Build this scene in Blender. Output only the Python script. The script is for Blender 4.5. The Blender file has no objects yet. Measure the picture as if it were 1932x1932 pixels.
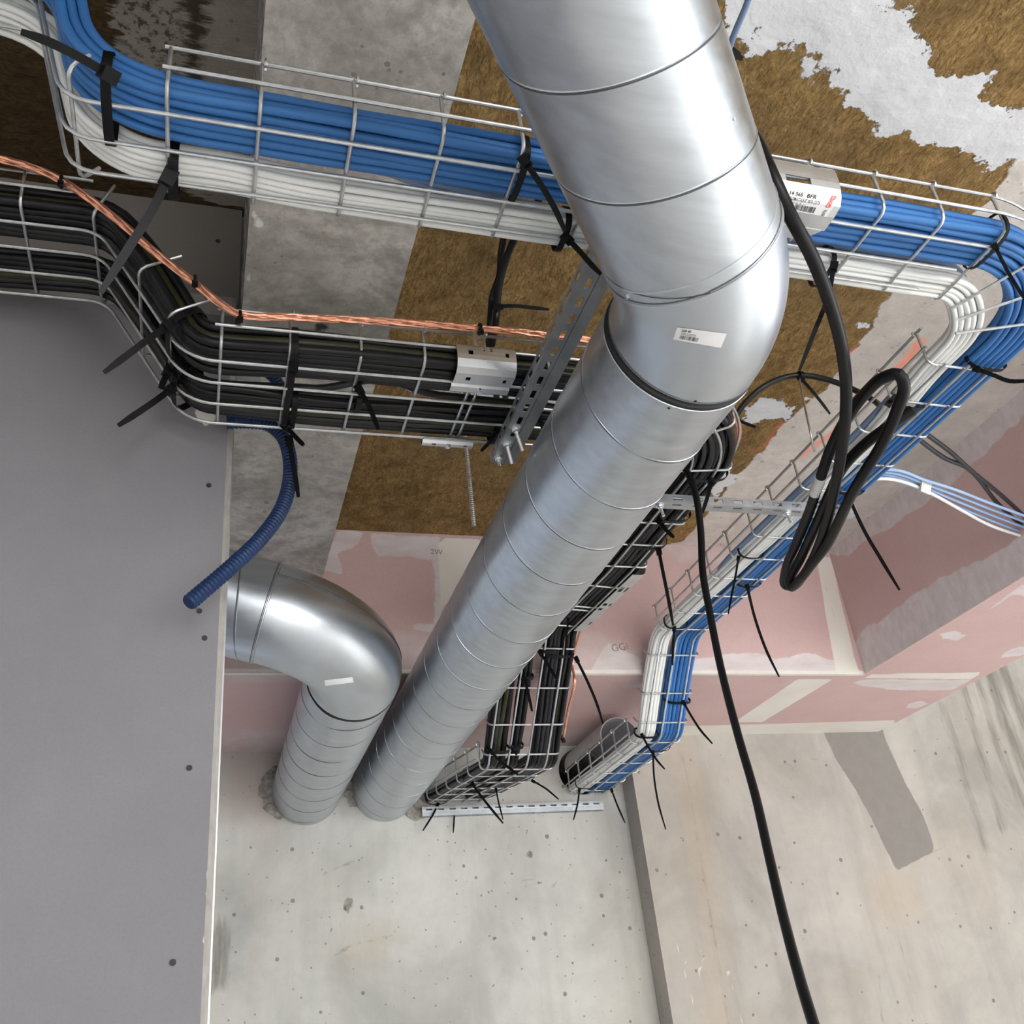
import bpy, math, random
from mathutils import Vector, Matrix, noise
from mathutils.bvhtree import BVHTree
import numpy as np

random.seed(7)
SC = bpy.context.scene
COL = SC.collection

# ------------------------------------------------------------------ camera
# axes of the camera in world space (X along the back wall, Y into the depth, Z up); the eye is the origin
F_PX = 1833.74
CX = Vector((0.95440116, -0.28002657, -0.10345793))      # right
CY = Vector((0.05055039, 0.49315238, -0.86847302))       # down
CZ = Vector((0.29421605, 0.82364182, 0.48482066))        # forward
cam_d = bpy.data.cameras.new('camera')
cam = bpy.data.objects.new('camera', cam_d)
COL.objects.link(cam)
cam_d.sensor_width = 36.0
cam_d.lens = 36.0 * F_PX / 1932.0
cam_d.clip_start = 0.02
cam_d.clip_end = 60
m = Matrix((( CX.x, -CY.x, -CZ.x, 0), (CX.y, -CY.y, -CZ.y, 0), (CX.z, -CY.z, -CZ.z, 0), (0, 0, 0, 1)))
cam.matrix_world = m
SC.camera = cam

# ------------------------------------------------------------------ light, sky, exposure
SC.view_settings.view_transform = 'Standard'
SC.view_settings.look = 'None'
SC.view_settings.gamma = 1.0
SC.view_settings.use_curve_mapping = False
SC.view_settings.exposure = 0.43
w = bpy.data.worlds.new('world'); SC.world = w; w.use_nodes = True
bg = w.node_tree.nodes['Background']
bg.inputs['Color'].default_value = (0.80, 0.87, 1.0, 1)
bg.inputs['Strength'].default_value = 0.55


def window_light(name, loc, target, sx, sy, power, col=(1, 1, 1)):
    d = bpy.data.lights.new(name, 'AREA'); d.shape = 'RECTANGLE'
    d.size = sx; d.size_y = sy; d.energy = power; d.color = col
    o = bpy.data.objects.new(name, d); COL.objects.link(o)
    o.location = loc
    o.rotation_euler = (Vector(target) - Vector(loc)).to_track_quat('-Z', 'Y').to_euler()
    return o


for wx_, wp_ in ((0.45, 62), (1.95, 54), (3.45, 36)):
    window_light('daylight_rear', (wx_, -3.6, -0.05), (wx_ * 0.4 - 0.1, 0.6, -1.6), 0.9, 1.9, wp_, (1.0, 0.985, 0.965))
window_light('daylight_side', (5.3, 0.3, -0.1), (1.4, 1.0, -1.3), 4.0, 2.1, 72, (0.97, 0.99, 1.0))
bounce_sun_d = bpy.data.lights.new('bounce_sun', 'SUN'); bounce_sun_d.energy = 5.0; bounce_sun_d.angle = 0.12; bounce_sun_d.color = (1.0, 0.96, 0.90)  # lamp added to brighten the floor and bounce light up to the ceiling
bounce_sun = bpy.data.objects.new('bounce_sun', bounce_sun_d); COL.objects.link(bounce_sun)
bounce_sun.location = (1.9, -9, 6); bounce_sun.rotation_euler = Vector((-0.66, 0.10, -0.62)).to_track_quat('-Z', 'Y').to_euler()


# ------------------------------------------------------------------ projection helpers (a pixel of the 1932 frame -> a point on a plane)
def ray(x, y):
    return (CX * (x - 966.0) + CY * (y - 966.0) + CZ * F_PX).normalized()
def at_z(x, y, z):
    d = ray(x, y); return d * (z / d.z)
def at_y(x, y, Y):
    d = ray(x, y); return d * (Y / d.y)
def at_x(x, y, X):
    d = ray(x, y); return d * (X / d.x)
def at_d(x, y, t):
    return ray(x, y) * t
def proj(p):
    k = p.dot(CZ)
    return (p.dot(CX) / k * F_PX + 966.0, p.dot(CY) / k * F_PX + 966.0)


# ------------------------------------------------------------------ node helpers
class NT:
    def __init__(self, name):
        self.m = bpy.data.materials.new(name); self.m.use_nodes = True
        self.t = self.m.node_tree
        self.b = self.t.nodes['Principled BSDF']
        self.o = self.t.nodes['Material Output']
        self.co = self.n('ShaderNodeTexCoord').outputs['Object']
    def n(self, kind, **kw):
        nd = self.t.nodes.new(kind)
        for k, v in kw.items():
            setattr(nd, k, v)
        return nd
    def put(self, sock, v):
        if isinstance(v, bpy.types.NodeSocket):
            self.t.links.new(v, sock)
        elif v is not None:
            if isinstance(v, (tuple, list)) and sock.type == 'RGBA' and len(v) == 3:
                v = (*v, 1)
            sock.default_value = v
    def map(self, scale, vec=None, rot=(0, 0, 0)):
        mp = self.n('ShaderNodeMapping'); self.put(mp.inputs['Vector'], vec or self.co)
        mp.inputs['Scale'].default_value = scale if isinstance(scale, (tuple, list)) else (scale,) * 3
        mp.inputs['Rotation'].default_value = rot
        return mp.outputs[0]
    def noise(self, scale, detail=4, rough=0.55, vec=None, dist=0.0):
        nd = self.n('ShaderNodeTexNoise'); self.put(nd.inputs['Vector'], vec or self.co)
        nd.inputs['Scale'].default_value = scale; nd.inputs['Detail'].default_value = detail
        nd.inputs['Roughness'].default_value = rough; nd.inputs['Distortion'].default_value = dist
        return nd.outputs[0]
    def voro(self, scale, vec=None, feature='F1', out='Distance', rnd=1.0):
        nd = self.n('ShaderNodeTexVoronoi', feature=feature); self.put(nd.inputs['Vector'], vec or self.co)
        nd.inputs['Scale'].default_value = scale; nd.inputs['Randomness'].default_value = rnd
        return nd.outputs[out]
    def ramp(self, fac, stops, interp='LINEAR'):
        nd = self.n('ShaderNodeValToRGB'); self.put(nd.inputs[0], fac)
        cr = nd.color_ramp; cr.interpolation = interp
        while len(cr.elements) < len(stops):
            cr.elements.new(0.5)
        for e, (p, c) in zip(cr.elements, stops):
            e.position = p
            e.color = (c, c, c, 1) if isinstance(c, (int, float)) else (*c, 1)
        return nd.outputs[0]
    def mix(self, fac, a, b, blend='MIX'):
        nd = self.n('ShaderNodeMix', data_type='RGBA', blend_type=blend)
        self.put(nd.inputs[0], fac); self.put(nd.inputs[6], a); self.put(nd.inputs[7], b)
        return nd.outputs[2]
    def math(self, op, a, b=None, c=None):
        nd = self.n('ShaderNodeMath', operation=op)
        self.put(nd.inputs[0], a)
        if b is not None: self.put(nd.inputs[1], b)
        if c is not None: self.put(nd.inputs[2], c)
        return nd.outputs[0]
    def attr(self, name):
        nd = self.n('ShaderNodeAttribute'); nd.attribute_name = name
        return nd.outputs['Fac']
    def mask(self, name, scale=18, amp=0.03, soft=0.002, detail=6, vec=None, rough=0.62):
        """1 inside the painted outline: signed distance pushed about by noise"""
        nz = self.noise(scale, detail, rough, vec)
        d = self.math('MULTIPLY_ADD', self.math('SUBTRACT', nz, 0.5), amp * 2, self.attr(name))
        mr = self.n('ShaderNodeMapRange'); mr.clamp = True
        self.put(mr.inputs[0], d)
        mr.inputs[1].default_value = soft; mr.inputs[2].default_value = -soft
        mr.inputs[3].default_value = 0; mr.inputs[4].default_value = 1
        return mr.outputs[0]
    def bump(self, h, strength=0.3, dist=0.01, base=None):
        nd = self.n('ShaderNodeBump'); self.put(nd.inputs['Height'], h)
        nd.inputs['Strength'].default_value = strength; nd.inputs['Distance'].default_value = dist
        if base is not None: self.put(nd.inputs['Normal'], base)
        return nd.outputs[0]
    def done(self, color=None, rough=None, metal=None, normal=None, spec=None):
        if color is not None: self.put(self.b.inputs['Base Color'], color)
        if rough is not None: self.put(self.b.inputs['Roughness'], rough)
        if metal is not None: self.put(self.b.inputs['Metallic'], metal)
        if normal is not None: self.put(self.b.inputs['Normal'], normal)
        if spec is not None: self.put(self.b.inputs['Specular IOR Level'], spec)
        return self.m


def plain(name, color, rough=0.5, metal=0.0, var=0.12, scale=40, spec=0.4, bump=0.0):
    t = NT(name)
    nz = t.noise(scale, 4)
    lo = tuple(c * (1 - var) for c in color); hi = tuple(min(1, c * (1 + var)) for c in color)
    col = t.ramp(nz, [(0.3, lo), (0.7, hi)])
    nrm = t.bump(nz, bump, 0.002) if bump else None
    return t.done(col, rough, metal, nrm, spec)


def concrete_color(t, base, vertical=None, pores=0.55, stain=1.0, scale=1.0):
    lo = tuple(c * 0.70 for c in base); hi = tuple(min(1, c * 1.15) for c in base)
    big = t.noise(2.6 * scale, 6, 0.6, dist=0.4)
    fine = t.noise(28 * scale, 6, 0.65)
    c = t.ramp(big, [(0.30, lo), (0.52, base), (0.75, hi)])
    c = t.mix(t.ramp(fine, [(0.35, 0.5 * stain), (0.62, 0.0)]), c, tuple(x * 0.70 for x in base))
    if vertical:
        st = t.noise(1.0, 5, 0.6, t.map(vertical))
        c = t.mix(t.ramp(st, [(0.52, 0.0), (0.78, 0.5)]), c, tuple(x * 0.62 for x in base))
    if pores:
        v = t.voro(26, t.map(1.0))
        sel = t.voro(26, t.map(1.0), out='Color')
        sep = t.n('ShaderNodeSeparateColor'); t.put(sep.inputs[0], sel)
        th = t.math('MULTIPLY', t.ramp(sep.outputs[0], [(0.50, 0.0), (1.0, 1.0)]), 0.175)
        hole = t.math('LESS_THAN', v, th)
        c = t.mix(t.math('MULTIPLY', hole, pores), c, (0.07, 0.062, 0.055))
        v2 = t.voro(64); s2 = t.n('ShaderNodeSeparateColor'); t.put(s2.inputs[0], t.voro(64, out='Color'))
        h2 = t.math('LESS_THAN', v2, t.math('MULTIPLY', t.ramp(s2.outputs[1], [(0.62, 0.0), (1.0, 1.0)]), 0.25))
        c = t.mix(t.math('MULTIPLY', h2, pores * 0.9), c, (0.10, 0.09, 0.08))
        sc_ = t.noise(1.0, 7, 0.78, t.map((70, 70, 26), rot=(0.4, 0.5, 0.3)))
        c = t.mix(t.ramp(sc_, [(0.62, 0.0), (0.70, 0.40)]), c, tuple(x * 0.45 for x in base))
        return c, fine, hole
    return c, fine, None


# ---- materials
def mat_ceiling():
    t = NT('mineral_wool_and_plaster')
    # brown fibrous wool
    wv = t.map((1, 1, 1), rot=(0, 0, 0.45))
    fib = t.noise(1.0, 8, 0.72, t.map((150, 60, 90), rot=(0, 0, 0.5)), 1.2)
    mid = t.noise(15, 7, 0.68, dist=0.9)
    big = t.noise(2.3, 4, 0.6)
    wool = t.ramp(fib, [(0.28, (0.110, 0.060, 0.018)), (0.45, (0.470, 0.290, 0.110)), (0.60, (0.650, 0.430, 0.180)), (0.80, (0.84, 0.65, 0.37))])
    wool = t.mix(t.ramp(mid, [(0.36, 0.55), (0.58, 0.0)]), wool, (0.150, 0.094, 0.036))
    cz = t.noise(1.0, 7, 0.6, t.map((60, 20, 40), rot=(0, 0, 0.5)), 0.5)
    crease = t.ramp(t.math('ABSOLUTE', t.math('SUBTRACT', cz, 0.5)), [(0.0, 0.42), (0.022, 0.0)])
    wool = t.mix(crease, wool, (0.085, 0.048, 0.016))
    wool = t.mix(t.ramp(big, [(0.45, 0.0), (0.72, 0.42)]), wool, (0.33, 0.245, 0.135))
    # cast concrete edge strip
    con, cf, _ = concrete_color(t, (0.66, 0.62, 0.58), None, 0.35)
    # white plaster
    pn = t.noise(9, 6, 0.6)
    pla = t.ramp(pn, [(0.32, (0.62, 0.63, 0.66)), (0.6, (0.745, 0.76, 0.795))])
    crumb = t.math('LESS_THAN', t.voro(38), t.math('MULTIPLY', t.ramp(t.noise(4.2, 3), [(0.55, 0.0), (0.70, 1.0)]), 0.19))
    pla = t.mix(t.math('MULTIPLY', crumb, 0.75), pla, (0.33, 0.30, 0.25))
    mc = t.mask('concrete', 22, 0.022, 0.0022)
    mp = t.mask('plaster', 17, 0.085, 0.0016, 8, rough=0.66)
    mo = t.mask('orange', 30, 0.006, 0.008)
    c = t.mix(mc, wool, con)
    mp2 = mp
    c = t.mix(mp2, c, pla)
    c = t.mix(t.math('MULTIPLY', mo, 0.8), c, (0.93, 0.29, 0.19))
    hard = t.math('MAXIMUM', mc, mp2)
    hw = t.math('SUBTRACT', t.math('ADD', t.math('MULTIPLY', fib, 0.6), t.math('MULTIPLY', mid, 1.3)), t.math('MULTIPLY', crease, 0.15))
    hp = t.math('MULTIPLY', pn, 0.5)
    h = t.math('ADD', t.math('MULTIPLY', hw, t.math('SUBTRACT', 1.0, hard)), t.math('MULTIPLY', t.math('ADD', hp, 0.30), hard))
    return t.done(c, 0.92, 0, t.bump(h, 1.0, 0.017), 0.15)


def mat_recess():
    t = NT('shaded_wool_slab')
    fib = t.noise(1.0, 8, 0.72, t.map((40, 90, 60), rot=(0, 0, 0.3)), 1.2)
    wool = t.ramp(fib, [(0.3, (0.035, 0.023, 0.011)), (0.55, (0.095, 0.064, 0.033)), (0.8, (0.17, 0.12, 0.066))])  # wool darker than on the main ceiling: recess shade put into the colour
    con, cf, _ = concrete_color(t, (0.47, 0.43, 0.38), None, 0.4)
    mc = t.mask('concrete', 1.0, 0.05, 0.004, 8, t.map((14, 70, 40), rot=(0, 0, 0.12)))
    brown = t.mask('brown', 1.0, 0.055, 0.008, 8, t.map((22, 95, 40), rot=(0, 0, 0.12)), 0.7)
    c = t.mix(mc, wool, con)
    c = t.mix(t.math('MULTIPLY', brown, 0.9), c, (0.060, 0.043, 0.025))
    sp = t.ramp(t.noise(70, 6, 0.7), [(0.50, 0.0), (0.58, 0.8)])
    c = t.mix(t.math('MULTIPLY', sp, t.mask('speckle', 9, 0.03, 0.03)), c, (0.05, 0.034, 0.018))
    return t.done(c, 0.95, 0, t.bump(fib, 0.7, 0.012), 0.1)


def mat_beam():
    t = NT('beam_concrete')
    con, cf, _ = concrete_color(t, (0.52, 0.493, 0.453), None, 0.5)
    cloud = t.noise(7, 6, 0.62, dist=0.8)
    con = t.mix(t.ramp(cloud, [(0.46, 0.0), (0.60, 0.75)]), con, (0.68, 0.65, 0.605))
    con = t.mix(t.ramp(t.noise(3.4, 6, 0.68, dist=1.2), [(0.50, 0.0), (0.66, 0.85)]), con, (0.28, 0.262, 0.228))
    con = t.mix(t.ramp(t.noise(34, 6, 0.75), [(0.40, 0.45), (0.56, 0.0)]), con, (0.25, 0.232, 0.205))
    mw = t.mask('white', 40, 0.012, 0.002)
    md = t.mask('pit', 45, 0.012, 0.003)
    con = t.mix(mw, con, (0.80, 0.80, 0.80))
    con = t.mix(md, con, (0.05, 0.045, 0.04))
    return t.done(con, 0.85, 0, t.bump(t.math('ADD', cf, cloud), 0.22, 0.006), 0.2)


def mat_backwall(name, base, vert=True):
    t = NT(name)
    con, cf, hole = concrete_color(t, base, (9, 9, 0.9) if vert else None, 0.62, 0.35)
    scr = t.noise(1.0, 6, 0.7, t.map((90, 20, 24), rot=(0, 0.65, 0)))
    con = t.mix(t.ramp(scr, [(0.60, 0.0), (0.74, 0.30)]), con, tuple(x * 0.72 for x in base))
    yel = t.noise(1.7, 4, 0.6)
    con = t.mix(t.ramp(yel, [(0.52, 0.0), (0.72, 0.30)]), con, (base[0] * 0.98, base[1] * 0.88, base[2] * 0.76))
    con = t.mix(t.math('MULTIPLY', t.mask('pinkish', 6, 0.05, 0.04), 0.55), con, (0.50, 0.41, 0.37))
    con = t.mix(t.mask('grey', 30, 0.005, 0.0015), con, t.ramp(t.noise(20, 4), [(0.3, (0.225, 0.208, 0.193)), (0.7, (0.25, 0.23, 0.214))]))
    con = t.mix(t.math('MULTIPLY', t.mask('dark', 1.0, 0.05, 0.02, 8, t.map((60, 60, 7))), 0.8), con, (0.17, 0.155, 0.135))
    con = t.mix(t.math('MULTIPLY', t.mask('crack', 30, 0.010, 0.003), 0.75), con, (0.27, 0.235, 0.19))
    con = t.mix(t.math('MULTIPLY', t.mask('ochre', 8, 0.05, 0.05), 0.40), con, (0.44, 0.355, 0.26))
    con = t.mix(t.mask('pit', 40, 0.014, 0.002), con, t.ramp(t.noise(60, 5), [(0.3, (0.09, 0.08, 0.07)), (0.65, (0.36, 0.33, 0.30))]))
    con = t.mix(t.math('MULTIPLY', t.mask('drip', 40, 0.002, 0.001), 0.7), con, (0.74, 0.71, 0.67))
    h = cf
    return t.done(con, 0.88, 0, t.bump(t.math('ADD', cf, t.math('MULTIPLY', scr, 0.7)), 0.22, 0.004), 0.2)


def mat_pink():
    t = NT('pink_plasterboard')
    n1 = t.noise(120, 3, 0.6)
    n2 = t.noise(5, 4, 0.6)
    base = t.ramp(n2, [(0.3, (0.565, 0.395, 0.387)), (0.7, (0.612, 0.436, 0.426))])
    base = t.mix(t.ramp(n1, [(0.4, 0.10), (0.6, 0.0)]), base, (0.40, 0.25, 0.24))
    comp = t.ramp(t.noise(1.0, 5, 0.65, t.map((8, 45, 25))), [(0.3, (0.585, 0.520, 0.520)), (0.7, (0.705, 0.660, 0.672))])
    haze = t.math('MULTIPLY', t.mask('haze', 10, 0.03, 0.012), 0.62)
    base = t.mix(haze, base, t.ramp(t.noise(24, 5), [(0.3, (0.52, 0.44, 0.43)), (0.7, (0.64, 0.565, 0.565))]))
    c = t.mix(t.math('MULTIPLY', t.mask('compound', 12, 0.022, 0.0025, 7), 0.93), base, comp)
    c = t.mix(t.mask('cream', 14, 0.004, 0.0015), c, t.ramp(t.noise(6, 4), [(0.3, (0.685, 0.645, 0.59)), (0.7, (0.76, 0.725, 0.675))]))
    c = t.mix(t.math('MULTIPLY', t.mask('line', 40, 0.0015, 0.0008), 0.6), c, (0.25, 0.20, 0.185))
    return t.done(c, 0.80, 0, t.bump(t.math('ADD', n1, t.noise(14, 4)), 0.10, 0.003), 0.2)


def mat_board(name, base):
    t = NT(name)
    n1 = t.noise(230, 2, 0.6); n2 = t.noise(3, 5, 0.6)
    lo = tuple(x * 0.93 for x in base); hi = tuple(x * 1.07 for x in base)
    c = t.ramp(n2, [(0.3, lo), (0.7, hi)])
    c = t.mix(t.ramp(n1, [(0.36, 0.14), (0.55, 0.0)]), c, tuple(x * 0.7 for x in base))
    smear = t.ramp(t.noise(1.0, 5, 0.7, t.map((22, 22, 34), rot=(0, 0.6, 0))), [(0.66, 0.0), (0.80, 0.20)])
    c = t.mix(smear, c, tuple(min(1, x * 1.45) for x in base))
    c = t.mix(t.mask('torn', 60, 0.006, 0.001), c, (0.72, 0.70, 0.66))
    return t.done(c, 0.75, 0, t.bump(n1, 0.05, 0.002), 0.25)


def mat_galv(name, base=(0.60, 0.625, 0.655), rough=0.33, streak=(40, 40, 40), var=0.06):
    t = NT(name)
    a = t.noise(1.0, 5, 0.6, t.map(streak))
    b = t.noise(170, 3, 0.6)
    fl = t.voro(90)
    c = t.ramp(a, [(0.3, tuple(x * (1 - var) for x in base)), (0.7, tuple(min(1, x * (1 + var)) for x in base))])
    c = t.mix(t.ramp(b, [(0.30, 0.10), (0.45, 0.0)]), c, tuple(x * 0.80 for x in base))
    r = t.math('ADD', t.math('MULTIPLY', t.math('SUBTRACT', a, 0.5), 0.22), rough)
    r = t.math('ADD', r, t.math('MULTIPLY', t.math('SUBTRACT', fl, 0.4), 0.02))
    return t.done(c, r, 0.92, t.bump(a, 0.012, 0.002))


M = {}
M['ceiling'] = mat_ceiling()
M['recess'] = mat_recess()
M['beam'] = mat_beam()
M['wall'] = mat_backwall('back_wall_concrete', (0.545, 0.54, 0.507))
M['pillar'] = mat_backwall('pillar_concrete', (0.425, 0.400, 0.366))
M['pink'] = mat_pink()
M['board'] = mat_board('grey_plasterboard', (0.207, 0.203, 0.219))
M['board_dark'] = mat_board('dark_grey_plasterboard', (0.26, 0.238, 0.222))
M['edge'] = plain('board_edge', (0.37, 0.355, 0.335), 0.8)
M['stud'] = mat_galv('stud_metal', (0.56, 0.58, 0.60), 0.42)
M['floor'] = plain('floor_screed', (0.74, 0.725, 0.70), 0.9, 0, 0.2, 3)
M['paint'] = plain('room_paint', (0.66, 0.65, 0.63), 0.9, 0, 0.05, 3)
M['duct'] = mat_galv('duct_zinc', (0.520, 0.560, 0.608), 0.33, (6, 55, 55), 0.10)
M['elbow'] = mat_galv('elbow_zinc', (0.550, 0.592, 0.642), 0.33, (14, 14, 14), 0.05)
M['seam'] = plain('seam_dark', (0.10, 0.105, 0.115), 0.55, 0.5)  # dark tone of folds, joint lines, the weld and print lines
M['gap_ring'] = plain('gap_dark', (0.012, 0.012, 0.014), 0.6)  # near-black colour standing for the shade in the open duct joints
M['wire'] = mat_galv('tray_wire_zinc', (0.56, 0.575, 0.585), 0.38, (60, 60, 60), 0.16)
M['rail'] = mat_galv('rail_zinc', (0.44, 0.468, 0.495), 0.45, (26, 26, 26), 0.14)
M['plate'] = mat_galv('plate_zinc', (0.66, 0.675, 0.69), 0.38, (30, 30, 30), 0.07)
M['bolt'] = mat_galv('bolt_zinc', (0.75, 0.77, 0.79), 0.25, (60, 60, 60), 0.1)
M['blue'] = plain('blue_sheath', (0.040, 0.158, 0.420), 0.42, 0, 0.10, 12, 0.3)
M['blue_grey'] = plain('grey_blue_sheath', (0.17, 0.25, 0.40), 0.45, 0, 0.10, 12)
M['pale_blue'] = plain('pale_blue_sheath', (0.33, 0.48, 0.76), 0.42, 0, 0.08, 12)
M['white'] = plain('white_sheath', (0.80, 0.82, 0.81), 0.42, 0, 0.06, 12)
M['black'] = plain('black_sheath', (0.008, 0.008, 0.010), 0.34, 0, 0.35, 14, 0.28)
M['charcoal'] = plain('charcoal_sheath', (0.019, 0.020, 0.023), 0.36, 0, 0.3, 14, 0.3)
M['olive'] = plain('olive_black_sheath', (0.030, 0.031, 0.014), 0.36, 0, 0.3, 14, 0.3)
M['flex'] = plain('black_rubber_cable', (0.005, 0.005, 0.006), 0.38, 0, 0.3, 30, 0.22)
M['tie'] = plain('black_nylon', (0.006, 0.006, 0.007), 0.45, 0, 0.3, 60, 0.18)
M['tape'] = plain('white_tape', (0.68, 0.67, 0.65), 0.5)
M['copper'] = plain('bare_copper', (0.86, 0.40, 0.27), 0.33, 0.85, 0.18, 60)
M['conduit'] = plain('dark_blue_conduit', (0.008, 0.026, 0.085), 0.42, 0, 0.2, 30, 0.28)
M['paper'] = plain('white_paper', (0.76, 0.76, 0.77), 0.6, 0, 0.03)
M['ink'] = plain('black_ink', (0.03, 0.03, 0.035), 0.7)
M['red_ink'] = plain('red_ink', (0.75, 0.06, 0.05), 0.6)
M['mortar'] = plain('broken_mortar', (0.30, 0.275, 0.245), 0.95, 0, 0.45, 45, 0.1, 0.8)
M['hole'] = plain('hole_dark', (0.02, 0.02, 0.02), 0.9)
M['core'] = plain('core_drilled_concrete', (0.30, 0.295, 0.28), 0.8, 0, 0.2, 20)
M['thread'] = mat_galv('threaded_rod_zinc', (0.62, 0.62, 0.62), 0.38, (20, 20, 400), 0.2)
M['sleeve'] = plain('grey_plastic_sleeve', (0.47, 0.465, 0.465), 0.55)
M['pencil'] = plain('pencil_mark', (0.30, 0.24, 0.24), 0.8)


# ------------------------------------------------------------------ mesh helpers
class MB:
    def __init__(self):
        self.v = []; self.f = []; self.mi = []
    def add(self, vs, fs, mi=0):
        o = len(self.v); self.v.extend([tuple(p) for p in vs])
        for f in fs:
            self.f.append(tuple(i + o for i in f)); self.mi.append(mi)
    def box(self, c, ax, ay, az, mi=0):
        """box about centre c with half-extent vectors"""
        c = Vector(c); vs = []
        for sx in (-1, 1):
            for sy in (-1, 1):
                for sz in (-1, 1):
                    vs.append(c + ax * sx + ay * sy + az * sz)
        self.add(vs, [(0, 1, 3, 2), (4, 6, 7, 5), (0, 4, 5, 1), (2, 3, 7, 6), (0, 2, 6, 4), (1, 5, 7, 3)], mi)
    def abox(self, x0, x1, y0, y1, z0, z1, mi=0):
        self.box(((x0 + x1) / 2, (y0 + y1) / 2, (z0 + z1) / 2), Vector(((x1 - x0) / 2, 0, 0)), Vector((0, (y1 - y0) / 2, 0)), Vector((0, 0, (z1 - z0) / 2)), mi)
    def tube(self, pts, r, n=8, cap=True, mi=0, lobes=0, lobe_amp=0.0, pitch=0.02, rfun=None, closed=False):
        pts = [Vector(p) for p in pts]
        k = len(pts)
        if k < 2: return
        tang = []
        for i in range(k):
            if closed:
                d = pts[(i + 1) % k] - pts[i - 1]
            else:
                d = pts[min(i + 1, k - 1)] - pts[max(i - 1, 0)]
            tang.append(d.normalized() if d.length > 1e-9 else Vector((0, 0, 1)))
        a = tang[0].orthogonal().normalized()
        vs = []; s = 0.0
        for i in range(k):
            if i:
                s += (pts[i] - pts[i - 1]).length
            a = (a - tang[i] * a.dot(tang[i])).normalized()
            b = tang[i].cross(a)
            rr = rfun(s) if rfun else r
            for j in range(n):
                th = 2 * math.pi * j / n
                q = rr * (1 + lobe_amp * math.cos(lobes * th - 2 * math.pi * s / pitch)) if lobes else rr
                vs.append(pts[i] + a * (q * math.cos(th)) + b * (q * math.sin(th)))
        fs = []
        for i in range(k if closed else k - 1):
            i2 = (i + 1) % k
            for j in range(n):
                j2 = (j + 1) % n
                fs.append((i * n + j, i * n + j2, i2 * n + j2, i2 * n + j))
        if cap and not closed:
            fs.append(tuple(range(n))[::-1]); fs.append(tuple((k - 1) * n + j for j in range(n)))
        self.add(vs, fs, mi)
    def strip(self, pts, width_dirs, ws, thick, mi=0):
        """flat band through pts, width along width_dirs, with thickness"""
        pts = [Vector(p) for p in pts]; k = len(pts); vs = []
        for i in range(k):
            t = (pts[min(i + 1, k - 1)] - pts[max(i - 1, 0)]).normalized()
            wd = width_dirs[i] - t * width_dirs[i].dot(t)
            wd = wd.normalized() if wd.length > 1e-6 else t.orthogonal().normalized()
            nn = t.cross(wd) * (thick / 2); wv = wd * (ws[i] / 2)
            vs += [pts[i] - wv - nn, pts[i] + wv - nn, pts[i] + wv + nn, pts[i] - wv + nn]
        fs = []
        for i in range(k - 1):
            for j in range(4):
                j2 = (j + 1) % 4
                fs.append((i * 4 + j, i * 4 + j2, i * 4 + 4 + j2, i * 4 + 4 + j))
        fs.append((3, 2, 1, 0)); fs.append(tuple((k - 1) * 4 + j for j in range(4)))
        self.add(vs, fs, mi)
    def build(self, name, mat, parent=None, smooth=True, angle=0.7):
        me = bpy.data.meshes.new(name)
        me.from_pydata(self.v, [], self.f)
        mats = mat if isinstance(mat, (list, tuple)) else [mat]
        for q in mats: me.materials.append(q)
        if len(mats) > 1:
            me.polygons.foreach_set('material_index', self.mi)
        me.update()
        if smooth:
            me.polygons.foreach_set('use_smooth', [True] * len(me.polygons))
            me.set_sharp_from_angle(angle=angle)
        o = bpy.data.objects.new(name, me); COL.objects.link(o)
        if parent is not None:
            o.parent = parent
            o.matrix_parent_inverse = parent.matrix_world.inverted()
        return o


def empty(name, loc=(0, 0, 0)):
    o = bpy.data.objects.new(name, None); COL.objects.link(o)
    o.empty_display_size = 0.05
    o.matrix_world = Matrix.Translation(Vector(loc))
    o.location = loc
    return o
def tag(o, label, cat, group=None):
    o['label'] = label; o['category'] = cat
    if group: o['group'] = group
    return o
def structure(o, label=None):
    o['kind'] = 'structure'
    if label: o['label'] = label
    return o


def smooth_path(pts, step=0.012):
    """Catmull-Rom through pts, resampled"""
    pts = [Vector(p) for p in pts]
    if len(pts) < 3:
        n = max(2, int((pts[1] - pts[0]).length / step)); return [pts[0].lerp(pts[1], i / n) for i in range(n + 1)]
    P = [pts[0] * 2 - pts[1]] + pts + [pts[-1] * 2 - pts[-2]]
    out = []
    for i in range(1, len(P) - 2):
        a, b, c, d = P[i - 1], P[i], P[i + 1], P[i + 2]
        # centripetal
        t0 = 0; t1 = t0 + max((b - a).length, 1e-6) ** .5; t2 = t1 + max((c - b).length, 1e-6) ** .5; t3 = t2 + max((d - c).length, 1e-6) ** .5
        n = max(2, int((c - b).length / step))
        for k in range(n):
            t = t1 + (t2 - t1) * k / n
            A1 = a * ((t1 - t) / (t1 - t0)) + b * ((t - t0) / (t1 - t0))
            A2 = b * ((t2 - t) / (t2 - t1)) + c * ((t - t1) / (t2 - t1))
            A3 = c * ((t3 - t) / (t3 - t2)) + d * ((t - t2) / (t3 - t2))
            B1 = A1 * ((t2 - t) / (t2 - t0)) + A2 * ((t - t0) / (t2 - t0))
            B2 = A2 * ((t3 - t) / (t3 - t1)) + A3 * ((t - t1) / (t3 - t1))
            out.append(B1 * ((t2 - t) / (t2 - t1)) + B2 * ((t - t1) / (t2 - t1)))
    out.append(pts[-1])
    return out


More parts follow.
